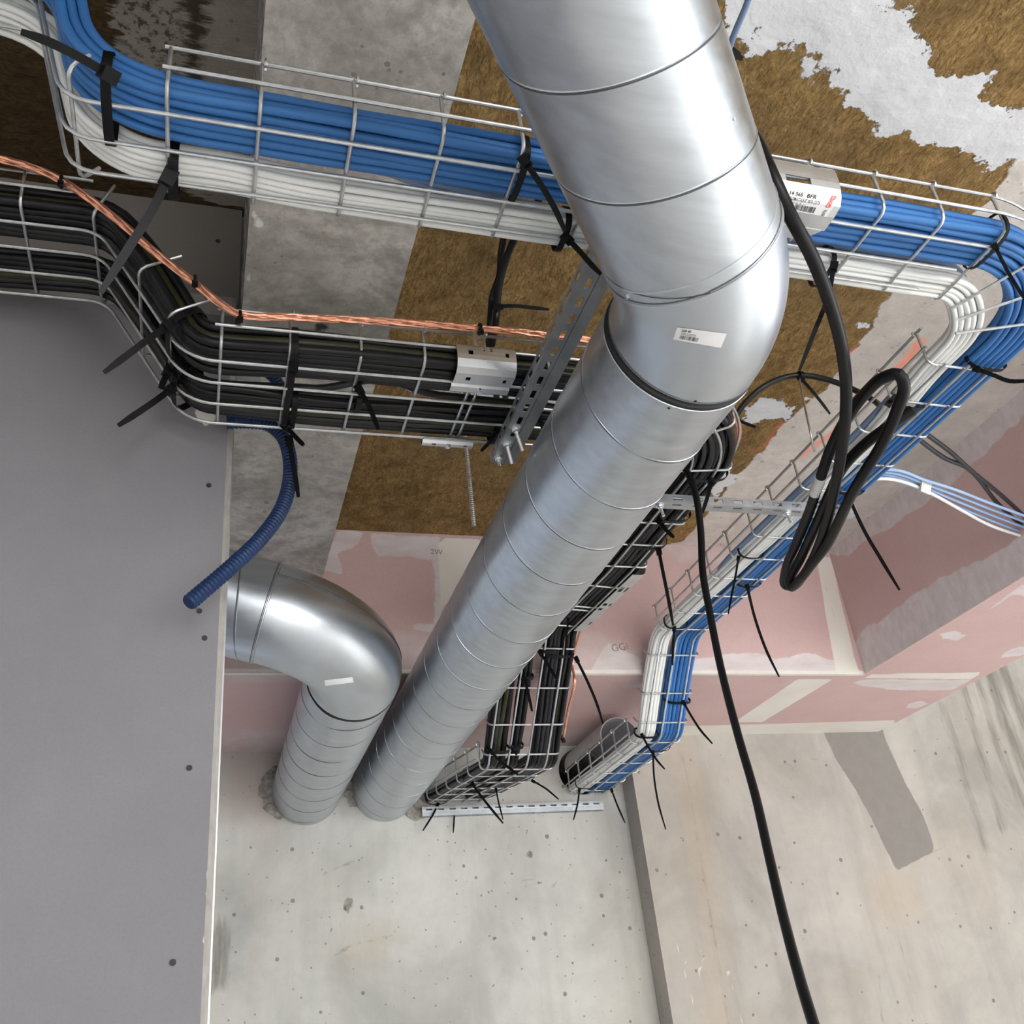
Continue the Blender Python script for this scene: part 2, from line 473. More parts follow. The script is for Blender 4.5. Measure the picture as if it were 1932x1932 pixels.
def fillet_path(pts, radii, step=0.006):
    pts = [Vector(p) for p in pts]
    out = [pts[0]]
    for i in range(1, len(pts) - 1):
        p = pts[i]; a = (pts[i - 1] - p).normalized(); b = (pts[i + 1] - p).normalized(); r = radii[i - 1]
        ang = a.angle(b); 
        if ang > math.pi - 1e-3: out.append(p); continue
        tl = r / math.tan(ang / 2); tl = min(tl, (pts[i - 1] - p).length * .49, (pts[i + 1] - p).length * .49); r = tl * math.tan(ang / 2)
        c = p + (a + b).normalized() * (r / math.sin(ang / 2))
        s0 = p + a * tl - c; s1 = p + b * tl - c; tot = s0.angle(s1); n = max(6, int(r * tot / step))
        for k in range(n + 1):
            q = k / n
            out.append(c + (s0 * math.sin((1 - q) * tot) + s1 * math.sin(q * tot)) / math.sin(tot))
    out.append(pts[-1])
    # resample evenly
    res = [out[0]]; acc = 0
    for i in range(1, len(out)):
        d = (out[i] - out[i - 1]).length; n = max(1, int(round(d / step)))
        for k in range(1, n + 1): res.append(out[i - 1].lerp(out[i], k / n))
    return res


# -------- flat surfaces with painted outlines (signed distances kept as vertex attributes)
def sd_poly(P, poly):
    poly = np.array(poly, float); n = len(poly)
    d2 = np.full(len(P), 1e9); inside = np.zeros(len(P), bool)
    for i in range(n):
        a = poly[i]; b = poly[(i + 1) % n]; e = b - a; w_ = P - a
        t = np.clip((w_ @ e) / max(e @ e, 1e-12), 0, 1)
        q = w_ - t[:, None] * e; d2 = np.minimum(d2, (q * q).sum(1))
        c1 = (a[1] <= P[:, 1]) != (b[1] <= P[:, 1])
        with np.errstate(divide='ignore', invalid='ignore'):
            xi = a[0] + (P[:, 1] - a[1]) * e[0] / (e[1] if abs(e[1]) > 1e-12 else 1e-12)
        inside ^= c1 & (P[:, 0] < xi)
    d = np.sqrt(d2)
    return np.where(inside, -d, d)
def sd_line(P, pts, wdt):
    pts = np.array(pts, float); d2 = np.full(len(P), 1e9)
    for i in range(len(pts) - 1):
        a = pts[i]; e = pts[i + 1] - a; w_ = P - a
        t = np.clip((w_ @ e) / max(e @ e, 1e-12), 0, 1); q = w_ - t[:, None] * e
        d2 = np.minimum(d2, (q * q).sum(1))
    return np.sqrt(d2) - wdt


class Surf:
    """axis-aligned rectangle: axis is the constant coordinate (0 x, 1 y, 2 z)"""
    def __init__(self, axis, val, r0, r1):
        self.axis = axis; self.val = val; self.r0 = r0; self.r1 = r1
        self.uv = [i for i in range(3) if i != axis]
        self.masks = {}
    def px(self, pts):
        f = (at_x, at_y, at_z)[self.axis]
        return [tuple(f(x, y, self.val)[i] for i in self.uv) for x, y in pts]
    def poly(self, name, pts, px=True):
        self.masks.setdefault(name, []).append(('p', self.px(pts) if px else pts)); return self
    def line(self, name, pts, wdt, px=True):
        self.masks.setdefault(name, []).append(('l', self.px(pts) if px else pts, wdt)); return self
    def build(self, name, mat, res, names=(), flip=False, hole=None, relief=None, parent=None):
        a0, a1 = self.r0; b0, b1 = self.r1
        na = max(1, int(round((a1 - a0) / res))); nb = max(1, int(round((b1 - b0) / res)))
        A, B = np.meshgrid(np.linspace(a0, a1, na + 1), np.linspace(b0, b1, nb + 1), indexing='ij')
        P = np.stack([A.ravel(), B.ravel()], 1)
        keep = None
        if hole:
            c, r = np.array(hole[0]), hole[1]
            dd = np.linalg.norm(P - c, axis=1); k = np.abs(dd - r) < res * 0.62
            P[k] = c + (P[k] - c) / dd[k][:, None] * r
            inside = np.linalg.norm(P - c, axis=1) < r * 1.001
        V = np.zeros((len(P), 3)); V[:, self.uv[0]] = P[:, 0]; V[:, self.uv[1]] = P[:, 1]; V[:, self.axis] = self.val
        idx = np.arange(len(P)).reshape(na + 1, nb + 1)
        q = np.stack([idx[:-1, :-1], idx[1:, :-1], idx[1:, 1:], idx[:-1, 1:]], -1).reshape(-1, 4)
        if flip: q = q[:, ::-1]
        if hole: q = q[~inside[q].all(1)]
        me = bpy.data.meshes.new(name)
        me.from_pydata(V.tolist(), [], q.tolist())
        for nm in names:
            d = np.full(len(P), 0.4)
            for it in self.masks.get(nm, []):
                d = np.minimum(d, sd_poly(P, it[1]) if it[0] == 'p' else sd_line(P, it[1], it[2]))
            at = me.attributes.new(nm, 'FLOAT', 'POINT'); at.data.foreach_set('value', np.clip(d, -0.4, 0.4).astype(np.float32))
        me.materials.append(mat); me.update()
        o = bpy.data.objects.new(name, me); COL.objects.link(o)
        if parent is not None: o.parent = parent
        structure(o)
        return o


def crop(pts, ox, oy, k):
    return [(ox + x / k, oy + y / k) for x, y in pts]


# ================================================================== THE ROOM
Z_C, Z_BM, Z_BX, Z_R = 1.259, 1.12, 0.857, 1.50
Y_F, Y_W, Y_P = 2.28, 2.94, 2.85

# ---- ceiling: wool panels, plaster, cast strip
s = Surf(2, Z_C, (0.27, 2.0), (0.30, 2.30))
K = 3.057
lo_edge = [(1340, -60), (1365, 60)] + crop([(230, 245), (350, 235), (430, 275), (520, 250), (650, 300), (670, 350), (760, 450), (850, 540), (880, 600), (960, 660), (1040, 720), (1090, 800), (1190, 765), (1310, 785), (1350, 830), (1420, 820), (1520, 830), (1680, 870), (1650, 930), (1760, 950), (1860, 930), (2050, 880)], 1300, 0, K)
hi_edge = crop([(2050, 640), (1850, 610), (1760, 590), (1700, 540), (1660, 490), (1680, 440), (1560, 420), (1500, 390), (1420, 350), (1410, 300), (1330, 230), (1320, 170), (1250, 100), (1130, 0), (1050, -120)], 1300, 0, K)
s.poly('plaster', lo_edge + hi_edge)
s.poly('plaster', [(1388, 795), (1398, 772), (1440, 752), (1505, 762), (1495, 790), (1440, 800)])
s.poly('plaster', [(1338, 925), (1362, 882), (1388, 872), (1396, 895), (1352, 950)])
s.poly('plaster', [(735, 714), (800, 696), (870, 700), (960, 708), (1130, 716), (1090, 768), (950, 770), (850, 745), (780, 738)])
s.poly('plaster', [(1612, 604), (1648, 608), (1640, 622), (1616, 620)])
s.poly('concrete', s.px([(1990, 250), (1908, 310), (1866, 380), (1800, 440), (1781, 441), (1738, 464), (1692, 540), (1666, 576), (1640, 621), (1606, 668), (1560, 730), (1500, 782), (1474, 800), (1440, 850), (1390, 900), (1340, 960), (1310, 1000), (1285, 1022), (1240, 1030)]) + [(1.25, 2.4), (2.2, 2.4), (2.2, 0.3)], px=False)
s.line('orange', [(1735, 645), (1716, 675), (1660, 722), (1640, 738)], 0.011)
s.line('orange', [(1612, 780), (1560, 825), (1512, 860)], 0.009)
s.line('orange', [(1617, 652), (1598, 672)], 0.003)
s.line('orange', [(1477, 797), (1462, 812), (1447, 836), (1424, 852)], 0.004)
s.line('orange', [(1300, 1008), (1286, 1016)], 0.004)
s.build('ceiling', M['ceiling'], 0.009, ('plaster', 'concrete', 'orange'), flip=True)['label'] = 'ceiling of brown mineral wool with a smear of white plaster and a cast concrete strip'
# the rest of the slab, out of the photograph
mb = MB(); mb.abox(-2.8, 5.6, -3.6, 0.30, Z_C, Z_C + 0.3); mb.abox(2.0, 5.6, 0.30, 3.1, Z_C + 0.0, Z_C + 0.3); mb.abox(-2.8, 2.0, 2.30, 3.1, Z_C, Z_C + 0.3)
structure(mb.build('ceiling_slab', M['paint'], smooth=False))

# ---- beam
s = Surf(2, Z_BM, (0.03, 0.28), (0.30, 2.30))
s.poly('white', [(478, 398), (483, 430), (505, 428), (492, 418)]).poly('white', [(465, 513), (473, 518), (468, 530)])
s.poly('pit', [(592, 612), (600, 606), (618, 610), (620, 620), (608, 626), (596, 624)])
s.build('ceiling_beam', M['beam'], 0.007, ('white', 'pit'), flip=True)
mb = MB(); mb.abox(0.03, 0.28, 0.30, Y_W, Z_BM + 0.0015, 1.56)
structure(mb.build('ceiling_beam', M['beam'], smooth=False))

# ---- higher recess on the left of the beam
s = Surf(2, Z_R, (-1.3, 0.03), (0.31, 1.46))
s.poly('concrete', [(232, -60), (212, 40), (222, 90), (300, 180), (330, 270), (300, 330), (420, 390), (520, 400), (520, -60)])
s.poly('brown', [(352, -60), (345, 0), (352, 60), (350, 110), (352, 165), (395, 178), (372, 120), (385, 60), (392, 20), (400, -60)])
s.poly('brown', [(335, 280), (395, 262), (400, 300), (350, 330), (300, 320)])
s.poly('speckle', [(190, -60), (350, -60), (350, 180), (300, 150), (190, 60)])
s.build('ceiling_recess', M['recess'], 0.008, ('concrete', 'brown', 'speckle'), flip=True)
mb = MB(); mb.abox(-2.8, 0.03, 0.25, 3.1, Z_R + 0.01, Z_R + 0.1); mb.abox(-2.8, 0.03, 0.10, 0.30, Z_C, Z_R + 0.1)  # second box: unseen block added to close the recess and darken it
structure(mb.build('ceiling_slab', M['paint'], smooth=False))

# ---- grey partition
s = Surf(1, 1.405, (-1.5, 0.0175), (-1.6, 1.203))
s.poly('torn', [(358, 756), (385, 772), (412, 785), (390, 805), (372, 790)])
s.line('torn', [(421, 830), (424, 858)], 0.0015).line('torn', [(394, 1640), (393, 1700)], 0.0012).line('torn', [(390, 1730), (387, 1790)], 0.001)
part = s.build('wall_partition', M['board'], 0.012, ('torn',), flip=False)
part['label'] = 'grey plasterboard partition filling the lower left of the photo'
mb = MB(); mb.abox(-1.5, 0.0175, 1.406, 1.418, -1.6, 1.203)
mb.build('board_core', M['edge'], part, smooth=False)
mb = MB(); mb.abox(-1.5, 0.0225, 1.4195, 1.432, -1.6, 1.26); mb.build('second_board', M['edge'], part, smooth=False)
mb = MB(); mb.abox(-1.5, 0.0268, 1.4335, 1.446, -1.6, 1.20)
mb.build('second_board', M['edge'], part, smooth=False)
mb = MB(); mb.abox(0.012, 0.0292, 1.448, 1.449, -1.6, 1.10); mb.abox(0.0282, 0.0292, 1.449, 1.496, -1.6, 1.10); mb.abox(0.012, 0.0292, 1.495, 1.496, -1.6, 1.10)
mb.build('stud', M['stud'], part, smooth=False)
for (x, y) in [(394, 916), (376, 1153), (386, 1204), (357, 1449), (326, 1816), (411, 455)]:
    Y = 1.405 if y > 600 else 1.4335
    p = at_y(x, y, Y); mb = MB()
    mb.tube([p + Vector((0, 0.002, 0)), p + Vector((0, -0.0012, 0))], 0.0042, 10)
    mb.build('screw', M['ink'], part)
s = Surf(1, 1.4335, (-1.5, 0.0265), (1.19, 1.515))
o = s.build('wall_upper_board', M['board_dark'], 0.02, ('torn',), flip=False)
o['label'] = 'dark grey board in shade above the partition'
mb = MB(); mb.abox(-2.8, -1.4, 1.40, 1.5, -1.6, 1.6); mb.abox(-2.8, 0.03, 1.45, 1.46, 1.2, 1.52)
structure(mb.build('wall_partition_rear', M['paint'], smooth=False))

qz = [at_y(x, y, 1.462) for x, y in ((446, 688), (492, 694), (491, 722), (445, 716))]
mb = MB(); mb.add(qz + [p + Vector((0, .002, 0)) for p in qz], [(0, 1, 2, 3), (7, 6, 5, 4), (0, 4, 5, 1), (1, 5, 6, 2), (2, 6, 7, 3), (3, 7, 4, 0)])
mb.build('track_plate', M['stud'], part, smooth=False)

# ---- back wall with the drilled hole, and the pillar in front of it
HOLE_C, HOLE_R = (1.178, 0.772), 0.074
s = Surf(1, Y_W, (-0.3, 1.36), (-1.6, 1.27))
s.poly('pinkish', [(428, 1400), (560, 1400), (520, 1560), (420, 1540)])
s.poly('dark', [(408, 1748), (424, 1745), (424, 1860), (404, 1865)])
s.poly('pit', [(650, 1692), (662, 1694), (664, 1712), (655, 1720), (648, 1708)])
s.poly('pit', [(995, 1606), (1004, 1606), (1005, 1616), (996, 1618)])
s.line('crack', [(605, 1660), (612, 1648), (684, 1618)], 0.001).line('crack', [(625, 1808), (660, 1785), (740, 1765)], 0.002)
s.poly('ochre', [(650, 1812), (668, 1790), (715, 1765), (745, 1768), (725, 1800), (690, 1812)])
s.line('crack', [(1040, 1675), (1085, 1628)], 0.0012).line('crack', [(985, 1660), (1010, 1658)], 0.001)
WM = ('pinkish', 'grey', 'dark', 'crack', 'ochre', 'pit', 'drip')
wb = s.build('wall_back', M['wall'], 0.009, WM, flip=False, hole=(HOLE_C, HOLE_R))
wb['label'] = 'pale concrete wall at the back that the ducts enter'
mb = MB(); mb.tube([(HOLE_C[0], Y_W - 0.0008, HOLE_C[1]), (HOLE_C[0], Y_W + 0.26, HOLE_C[1])], HOLE_R, 40, cap=False)
mb.build('core_hole', M['core'], wb)
mb = MB(); mb.abox(HOLE_C[0] - .1, HOLE_C[0] + .1, Y_W + 0.26, Y_W + 0.27, HOLE_C[1] - .1, HOLE_C[1] + .1)
mb.build('core_end', M['hole'], wb, smooth=False)

s = Surf(1, Y_P, (1.317, 5.2), (-1.6, 1.27))
KP = 3.864
s.poly('grey', crop([(455, 1060), (560, 1280), (700, 1500), (800, 1680), (920, 1932)], 1432, 1100, KP) + [(1690, 1638), (1694, 1641), (1760, 1608), (1762, 1595)] + crop([(1280, 1932), (1200, 1700), (1080, 1480), (985, 1280), (930, 1160), (900, 1060)], 1432, 1100, KP))
s.line('crack', [(1762, 1606), (1782, 1598)], 0.002)
s.line('crack', [(1280, 1395), (1300, 1490), (1317, 1590), (1333, 1680), (1350, 1780), (1362, 1850), (1376, 1940)], 0.0025)
s.line('ochre', [(1280, 1395), (1305, 1500), (1325, 1640), (1345, 1780), (1350, 1940)], 0.035)
s.poly('ochre', [(1640, 1660), (1720, 1650), (1740, 1730), (1640, 1740)])
for ln, wd in [([(1846, 1285), (1880, 1400), (1930, 1520)], .008), ([(1868, 1270), (1900, 1370), (1940, 1460)], .022), ([(1890, 1260), (1925, 1340), (1950, 1400)], .02), ([(1780, 1330), (1820, 1460), (1860, 1600)], .004), ([(1820, 1300), (1850, 1420), (1890, 1560)], .004)]:
    s.line('dark', ln, wd)
s.line('crack', [(1665, 1380), (1672, 1400), (1680, 1435)], 0.0012).line('crack', [(1694, 1766), (1708, 1815), (1723, 1875)], 0.001).line('crack', [(1658, 1838), (1662, 1900), (1666, 1935)], 0.001)
s.line('crack', [(1528, 1430), (1570, 1440), (1590, 1455)], 0.001).line('crack', [(1465, 1443), (1490, 1442), (1498, 1457)], 0.0015)
for pts in [[(1275, 1775), (1290, 1830), (1305, 1880), (1312, 1932)], [(1290, 1780), (1296, 1805), (1292, 1825)], [(1310, 1782), (1330, 1800), (1322, 1830)], [(1318, 1815), (1320, 1860)], [(1338, 1830), (1346, 1885)], [(1365, 1820), (1385, 1870), (1400, 1930)], [(1375, 1830), (1385, 1850)]]:
    s.line('drip', pts, 0.0016)
s.poly('pit', [(1284, 1580), (1290, 1580), (1288, 1587)])
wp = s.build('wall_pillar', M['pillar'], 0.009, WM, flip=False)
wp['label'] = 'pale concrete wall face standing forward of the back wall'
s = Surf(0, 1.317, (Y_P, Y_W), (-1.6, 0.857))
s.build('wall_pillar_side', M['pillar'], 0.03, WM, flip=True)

mb = MB(); n_ = 24; vs = []
for yy in (Y_W - .004, 2.66, 2.61):
    for r_ in (.062, .059):
        for i in range(n_ + 1):
            a = math.radians(-8 + 196 * i / n_); k_ = 1.0 if yy > 2.65 else .93
            vs.append((1.186 + .0 * r_ + r_ * math.cos(a), yy, .786 + r_ * k_ * math.sin(a)))
m_ = n_ + 1; fs = []
for i in range(n_):
    for q in (0, 1):
        a0, a1 = q * 2 * m_, (q + 1) * 2 * m_
        fs += [(a0 + i, a0 + i + 1, a1 + i + 1, a1 + i), (a0 + m_ + i + 1, a0 + m_ + i, a1 + m_ + i, a1 + m_ + i + 1)]
    fs.append((4 * m_ + i, 4 * m_ + i + 1, 5 * m_ + i + 1, 5 * m_ + i))
mb.add(vs, fs); tag(mb.build('pipe_sleeve', M['sleeve']), 'smooth grey half sleeve over the cables in front of the drilled hole', 'sleeve')

# ---- pink boxed bulkhead: front, underside, and the boxed soffit on the right
PM = ('compound', 'cream', 'haze', 'line')
KB = 2.4706
s = Surf(1, Y_F, (-0.3, 1.84), (Z_BX, Z_C))
K6 = 4.83
s.poly('compound', crop([(170, 238), (310, 240), (430, 270), (370, 350), (300, 420), (185, 440), (215, 640), (60, 600)], 600, 950, K6))
s.poly('compound', crop([(470, 268), (1120, 305), (1062, 500), (545, 475), (480, 360)], 600, 950, K6))
s.poly('compound', crop([(1060, 500), (1110, 350), (1140, 940), (1075, 1090)], 600, 950, K6))
s.poly('compound', crop([(835, 1110), (1050, 1110), (1040, 1160), (845, 1158)], 600, 950, K6))
s.poly('cream', crop([(1160, 310), (1420, 320), (1480, 330), (1480, 700), (1125, 940), (1100, 600), (1095, 370)], 600, 950, K6))
s.poly('haze', crop([(-800, 1180), (1030, 1170), (1030, 1700), (-800, 1700)], 600, 950, K6))
s.poly('haze', [(1080, 1190), (1130, 1200), (1200, 1225), (1300, 1255), (1300, 1285), (1000, 1285), (1000, 1200)])
s.poly('compound', [(1150, 1215), (1230, 1248), (1310, 1240), (1310, 1285), (1100, 1285)])
s.poly('compound', crop([(395, 1335), (600, 1310), (700, 1325), (770, 1340), (930, 1310), (1000, 1335), (1060, 1345), (1200, 1460), (385, 1440)], 1150, 700, KB))
s.poly('cream', crop([(965, 860), (1030, 868), (1090, 1120), (1140, 1330), (1180, 1450), (1060, 1420), (1010, 1150)], 1150, 700, KB))
s.poly('haze', crop([(250, 820), (560, 830), (760, 870), (600, 900), (330, 880)], 1150, 700, KB))
s.poly('cream', [(-0.3, Z_BX), (1.84, Z_BX), (1.84, Z_BX + .011), (-0.3, Z_BX + .011)], px=False)
s.line('line', crop([(985, 900), (1020, 1060), (1060, 1180), (1110, 1330)], 1150, 700, KB), 0.0009)
bulk = s.build('wall_bulkhead', M['pink'], 0.008, PM, flip=False)
bulk['label'] = 'pink plasterboard front of the boxed bulkhead at the back'
s = Surf(2, Z_BX, (-0.3, 2.285), (Y_F, Y_W))
K7 = 3.864
s.poly('cream', crop([(770, 692), (870, 640), (960, 645), (1640, 650), (1545, 702)], 1432, 1100, K7))
s.poly('compound', crop([(680, 728), (740, 705), (1540, 705), (1410, 785), (1150, 785), (950, 772), (800, 755)], 1432, 1100, K7))
s.poly('cream', crop([(280, 702), (540, 702), (180, 920), (20, 1015), (-180, 1015)], 1432, 1100, K7))
s.poly('haze', crop([(170, 745), (230, 700), (280, 702), (200, 750)], 1432, 1100, K7))
s.poly('cream', crop([(-700, 1045), (0, 1030), (990, 1000), (960, 1200), (-700, 1150)], 1432, 1100, K7))
s.poly('compound', crop([(1275, 372), (1440, 340), (1530, 378), (1440, 420), (1340, 402)], 1432, 1100, K7))
s.poly('compound', crop([(1740, 555), (1830, 490), (1960, 455), (1960, 520), (1780, 545)], 1432, 1100, K7))
s.poly('compound', crop([(1075, 912), (1085, 880), (1180, 855), (1240, 880), (1150, 912)], 1432, 1100, K7))
s.poly('haze', [(420, 1375), (1180, 1375), (1180, 1430), (420, 1430)])
s.poly('haze', [(1170, 1280), (1260, 1282), (1225, 1298), (1180, 1296)]).poly('haze', [(1340, 1285), (1400, 1280), (1370, 1292)])
s.poly('haze', [(430, 1268), (560, 1270), (560, 1285), (430, 1288)])
s.poly('cream', [(-0.3, Y_F), (1.84, Y_F), (1.84, Y_F + .012), (-0.3, Y_F + .012)], px=False)
o = s.build('ceiling_bulkhead', M['pink'], 0.008, PM, flip=True)
o['label'] = 'pink underside of the bulkhead with strips of joint compound'
s = Surf(0, 1.84, (0.9, Y_F), (Z_BX, Z_C))
s.poly('compound', crop([(1120, 1320), (1150, 1260), (1200, 1190), (1290, 1140), (1400, 1060), (1480, 1010), (1560, 960), (1700, 900), (1960, 750), (2060, 950), (1175, 1440)], 1150, 700, KB))
s.poly('compound', crop([(1010, 835), (1060, 860), (1110, 862), (1180, 800), (1350, 700), (1560, 560), (1940, 200), (1990, 0), (1040, 800)], 1150, 700, KB))
s.line('cream', [(1626, 1277), (1680, 1247), (1760, 1198), (1935, 1091)], 0.008)
s.line('line', [(1622, 1262), (1614, 1225), (1610, 1200)], 0.001)
o = s.build('wall_soffit_side', M['pink'], 0.008, PM, flip=True)
o['label'] = 'shaded pink side of the boxed soffit on the right'
s = Surf(2, Z_BX, (1.84, 2.285), (0.9, Y_F))
s.poly('cream', [(1626, 1278), (1700, 1270), (1790, 1270), (1850, 1268), (1830, 1292)])
s.poly('compound', crop([(1700, 180), (1932, 0), (1990, 120), (1850, 80)], 1432, 1100, K7))
s.poly('compound', crop([(1275, 372), (1440, 340), (1530, 378), (1440, 420), (1340, 402)], 1432, 1100, K7))
s.poly('compound', crop([(1740, 555), (1830, 490), (1960, 455), (1960, 520), (1780, 545)], 1432, 1100, K7))
o = s.build('ceiling_soffit', M['pink'], 0.008, PM, flip=True)
o['label'] = 'pale pink underside of the boxed soffit on the right'
mb = MB(); mb.abox(1.86, 2.284, 0.905, Y_P - .002, Z_BX + 0.003, Z_C); mb.abox(-0.3, 1.86, Y_F + .004, Y_W - .004, 1.0, Z_C - .002)
structure(mb.build('ceiling_bulkhead_core', M['pink'], smooth=False))

# ---- rest of the room, out of frame: floor, side and rear walls with wide window openings
mb = MB(); mb.abox(-2.8, 5.6, -3.8, 3.1, -1.7, -1.6); structure(mb.build('floor', M['floor'], smooth=False))
mb = MB(); mb.abox(-2.8, -2.7, -3.8, 1.5, -1.6, 1.6); structure(mb.build('wall_left', M['paint'], smooth=False))
mb = MB(); mb.abox(-2.8, 0.0, -3.8, -3.7, -1.6, 1.3); mb.abox(0.9, 1.5, -3.8, -3.7, -1.1, 0.95); mb.abox(2.4, 3.0, -3.8, -3.7, -1.1, 0.95); mb.abox(3.9, 5.6, -3.8, -3.7, -1.6, 1.3); mb.abox(0.0, 3.9, -3.8, -3.7, 0.95, 1.3); mb.abox(0.0, 3.9, -3.8, -3.7, -1.6, -1.1)
structure(mb.build('wall_rear', M['paint'], smooth=False))
mb = MB(); mb.abox(5.5, 5.6, -3.8, -1.5, -1.6, 1.3); mb.abox(5.5, 5.6, 2.1, 3.1, -1.6, 1.3); mb.abox(5.5, 5.6, -1.5, 2.1, 0.9, 1.3); mb.abox(5.5, 5.6, -1.5, 2.1, -1.6, -1.2)
structure(mb.build('wall_right', M['paint'], smooth=False))

# ---- broken mortar round the duct openings (loose-edged collars of the wall)
def mortar(c, r0, r1, a0, a1, seed):
    rnd = random.Random(seed); mb = MB(); n = 46; rings = 5; vs = []
    for i in range(n + 1):
        a = a0 + (a1 - a0) * i / n
        edge = r1 * (1 + 0.14 * noise.noise(Vector((a * 3.1, seed, 0))) + 0.10 * noise.noise(Vector((a * 11, seed, 3))))
        taper = math.sin(math.pi * i / n) ** 0.5
        for k in range(rings):
            rr = r0 + (r0 + (edge - r0) * taper - r0) * k / (rings - 1)
            d = 0.004 + 0.012 * (noise.noise(Vector((a * 9, rr * 160, seed))) + 0.35) * (1 - k / (rings - 1))
            vs.append((c[0] + rr * math.cos(a), Y_W - max(0.0006, d), c[1] + rr * math.sin(a)))
    fs = [(i * rings + k, (i + 1) * rings + k, (i + 1) * rings + k + 1, i * rings + k + 1) for i in range(n) for k in range(rings - 1)]
    mb.add(vs, fs)
    return mb.build('mortar', M['mortar'], wb)
mortar((0.307, 0.74), 0.098, 0.135, 2.3, 4.0, 3)
mortar((0.54, 0.74), 0.098, 0.128, 2.7, 3.7, 8)
mortar((0.54, 0.74), 0.098, 0.150, -0.95, -0.1, 11)


# ================================================================== DUCTS
def frame_of(d):
    a = d.orthogonal().normalized(); b = d.cross(a); return a, b

def duct_pipe(name, p0, p1, r, parent, mat, pitch=0.122, phase=0.0, hand=1, seam=True, e1=0.0, e2=0.0):
    p0 = Vector(p0); p1 = Vector(p1); d = (p1 - p0).normalized(); L = (p1 - p0).length
    up = Vector((0, 0, 1)); a = (up - d * up.dot(d)).normalized(); b = d.cross(a)
    n = 72; mb = MB(); rows = max(2, int(L / 0.02)); vs = []; fs = []
    for i in range(rows + 1):
        s_ = L * i / rows
        for j in range(n):
            th = 2 * math.pi * j / n
            w_ = 0.0008 * noise.noise(Vector((s_ * 4 + p0.x * 9, math.cos(th) * 1.9, math.sin(th) * 1.9)))
            vs.append(p0 + d * s_ + (a * math.cos(th) + b * math.sin(th)) * (r + w_))
    for i in range(rows):
        for j in range(n):
            j2 = (j + 1) % n; fs.append((i * n + j, i * n + j2, (i + 1) * n + j2, (i + 1) * n + j))
    mb.add(vs, fs); o = mb.build(name, mat, parent)
    if seam:
        # lock seam: a low rib and, beside it, the dark line of the fold
        rib = MB(); gap = MB(); steps = int(L / pitch * 72)
        pr = []; pg = []
        s_start = -pitch
        k = 0
        tot = int((L + pitch) / pitch * 72)
        for k in range(tot):
            s_ = s_start + phase * pitch + k / 72 * pitch
            if s_ < 0.002 or s_ > L - 0.002: continue
            th = hand * 2 * math.pi * k / 72
            q = a * math.cos(th) + b * math.sin(th)
            pr.append(p0 + d * s_ + q * (r - 0.0006)); pg.append(p0 + d * (s_ + 0.0021) + q * (r - 0.0007))
        rib.tube(pr, 0.0012, 6); rib.build('lock_seam', mat, o)
        gap.tube(pg, 0.0014, 5); gap.build('seam_groove', M['seam'], o)
    return o

def ring(mb, c, d, r, rr, n=72, seg=6):
    a, b = frame_of(d); pts = [c + (a * math.cos(2 * math.pi * i / n) + b * math.sin(2 * math.pi * i / n)) * r for i in range(n)]
    mb.tube(pts, rr, seg, closed=True)

def elbow_mesh(c0, d0, d1, R, r, parent, name, lip=0.0, n=72, seg=28):
    """bend from point c0 heading d0 and turning to d1"""
    d0 = d0.normalized(); d1 = d1.normalized(); ang = d0.angle(d1)
    side = (d1 - d0 * d1.dot(d0)).normalized(); cen = c0 + side * R; axis = d0.cross(side).normalized()
    mb = MB(); vs = []; fs = []
    pts = []
    for i in range(seg + 1):
        t = ang * i / seg
        p = cen - side * R * math.cos(t) + d0 * R * math.sin(t)
        out = (p - cen).normalized(); pts.append(p)
        for j in range(n):
            th = 2 * math.pi * j / n
            vs.append(p + (out * math.cos(th) + axis * math.sin(th)) * r)
    for i in range(seg):
        for j in range(n):
            j2 = (j + 1) % n; fs.append((i * n + j, (i + 1) * n + j, (i + 1) * n + j2, i * n + j2))
    mb.add(vs, fs)
    o = mb.build(name, M['elbow'], parent)
    end_d = (d0 * math.cos(ang) + side * math.sin(ang)).normalized()
    return o, pts, end_d, cen, axis

R_D = 0.1
V0 = Vector((0.54, 0.738, 0.74)); DU = Vector((0.65027, 0.72986, -0.21085)).normalized(); DL = Vector((0, 1, 0))
ang = DU.angle(DL); R_E = 0.2; TL = R_E * math.tan(ang / 2)
A_up = V0 - DU * TL; A_lo = V0 + DL * TL
duct = empty('ventilation_duct', (0.54, Y_W, 0.64))
tag(duct, 'large round zinc duct from the back wall to the top edge, with one bend', 'ventilation duct', 'round zinc ducts entering the back wall')
up_pipe = duct_pipe('pipe', A_up - DU * 0.95, A_up - DU * 0.004, R_D, duct, M['duct'], phase=0.22, hand=-1)
lo_pipe = duct_pipe('pipe', A_lo + DL * 0.012, (0.54, Y_W + 0.05, 0.74), R_D, duct, M['duct'], phase=0.40, hand=-1)
elb, epts, _, ecen, eaxis = elbow_mesh(A_up, DU, DL, R_E, R_D - 0.0015, duct, 'elbow')
mb = MB(); ring(mb, A_up - DU * 0.002, DU, R_D - 0.0005, 0.0026); ring(mb, A_up - DU * 0.022, DU, R_D - 0.0008, 0.0022); mb.build('collar_bead', M['elbow'], elb)
mb = MB(); ring(mb, A_up - DU * 0.0065, DU, R_D - 0.0004, 0.0013); mb.build('joint_line', M['seam'], elb)
mb = MB(); ring(mb, A_lo + DL * 0.0075, DL, R_D - 0.0042, 0.0048); mb.build('gap_ring', M['gap_ring'], elb)  # dark ring in the gap below the elbow, shade put into its colour
mb = MB(); mb.tube([A_lo - DL * 0.0, A_lo + DL * 0.03], R_D - 0.006, 64, cap=False); mb.build('spigot', M['elbow'], elb)
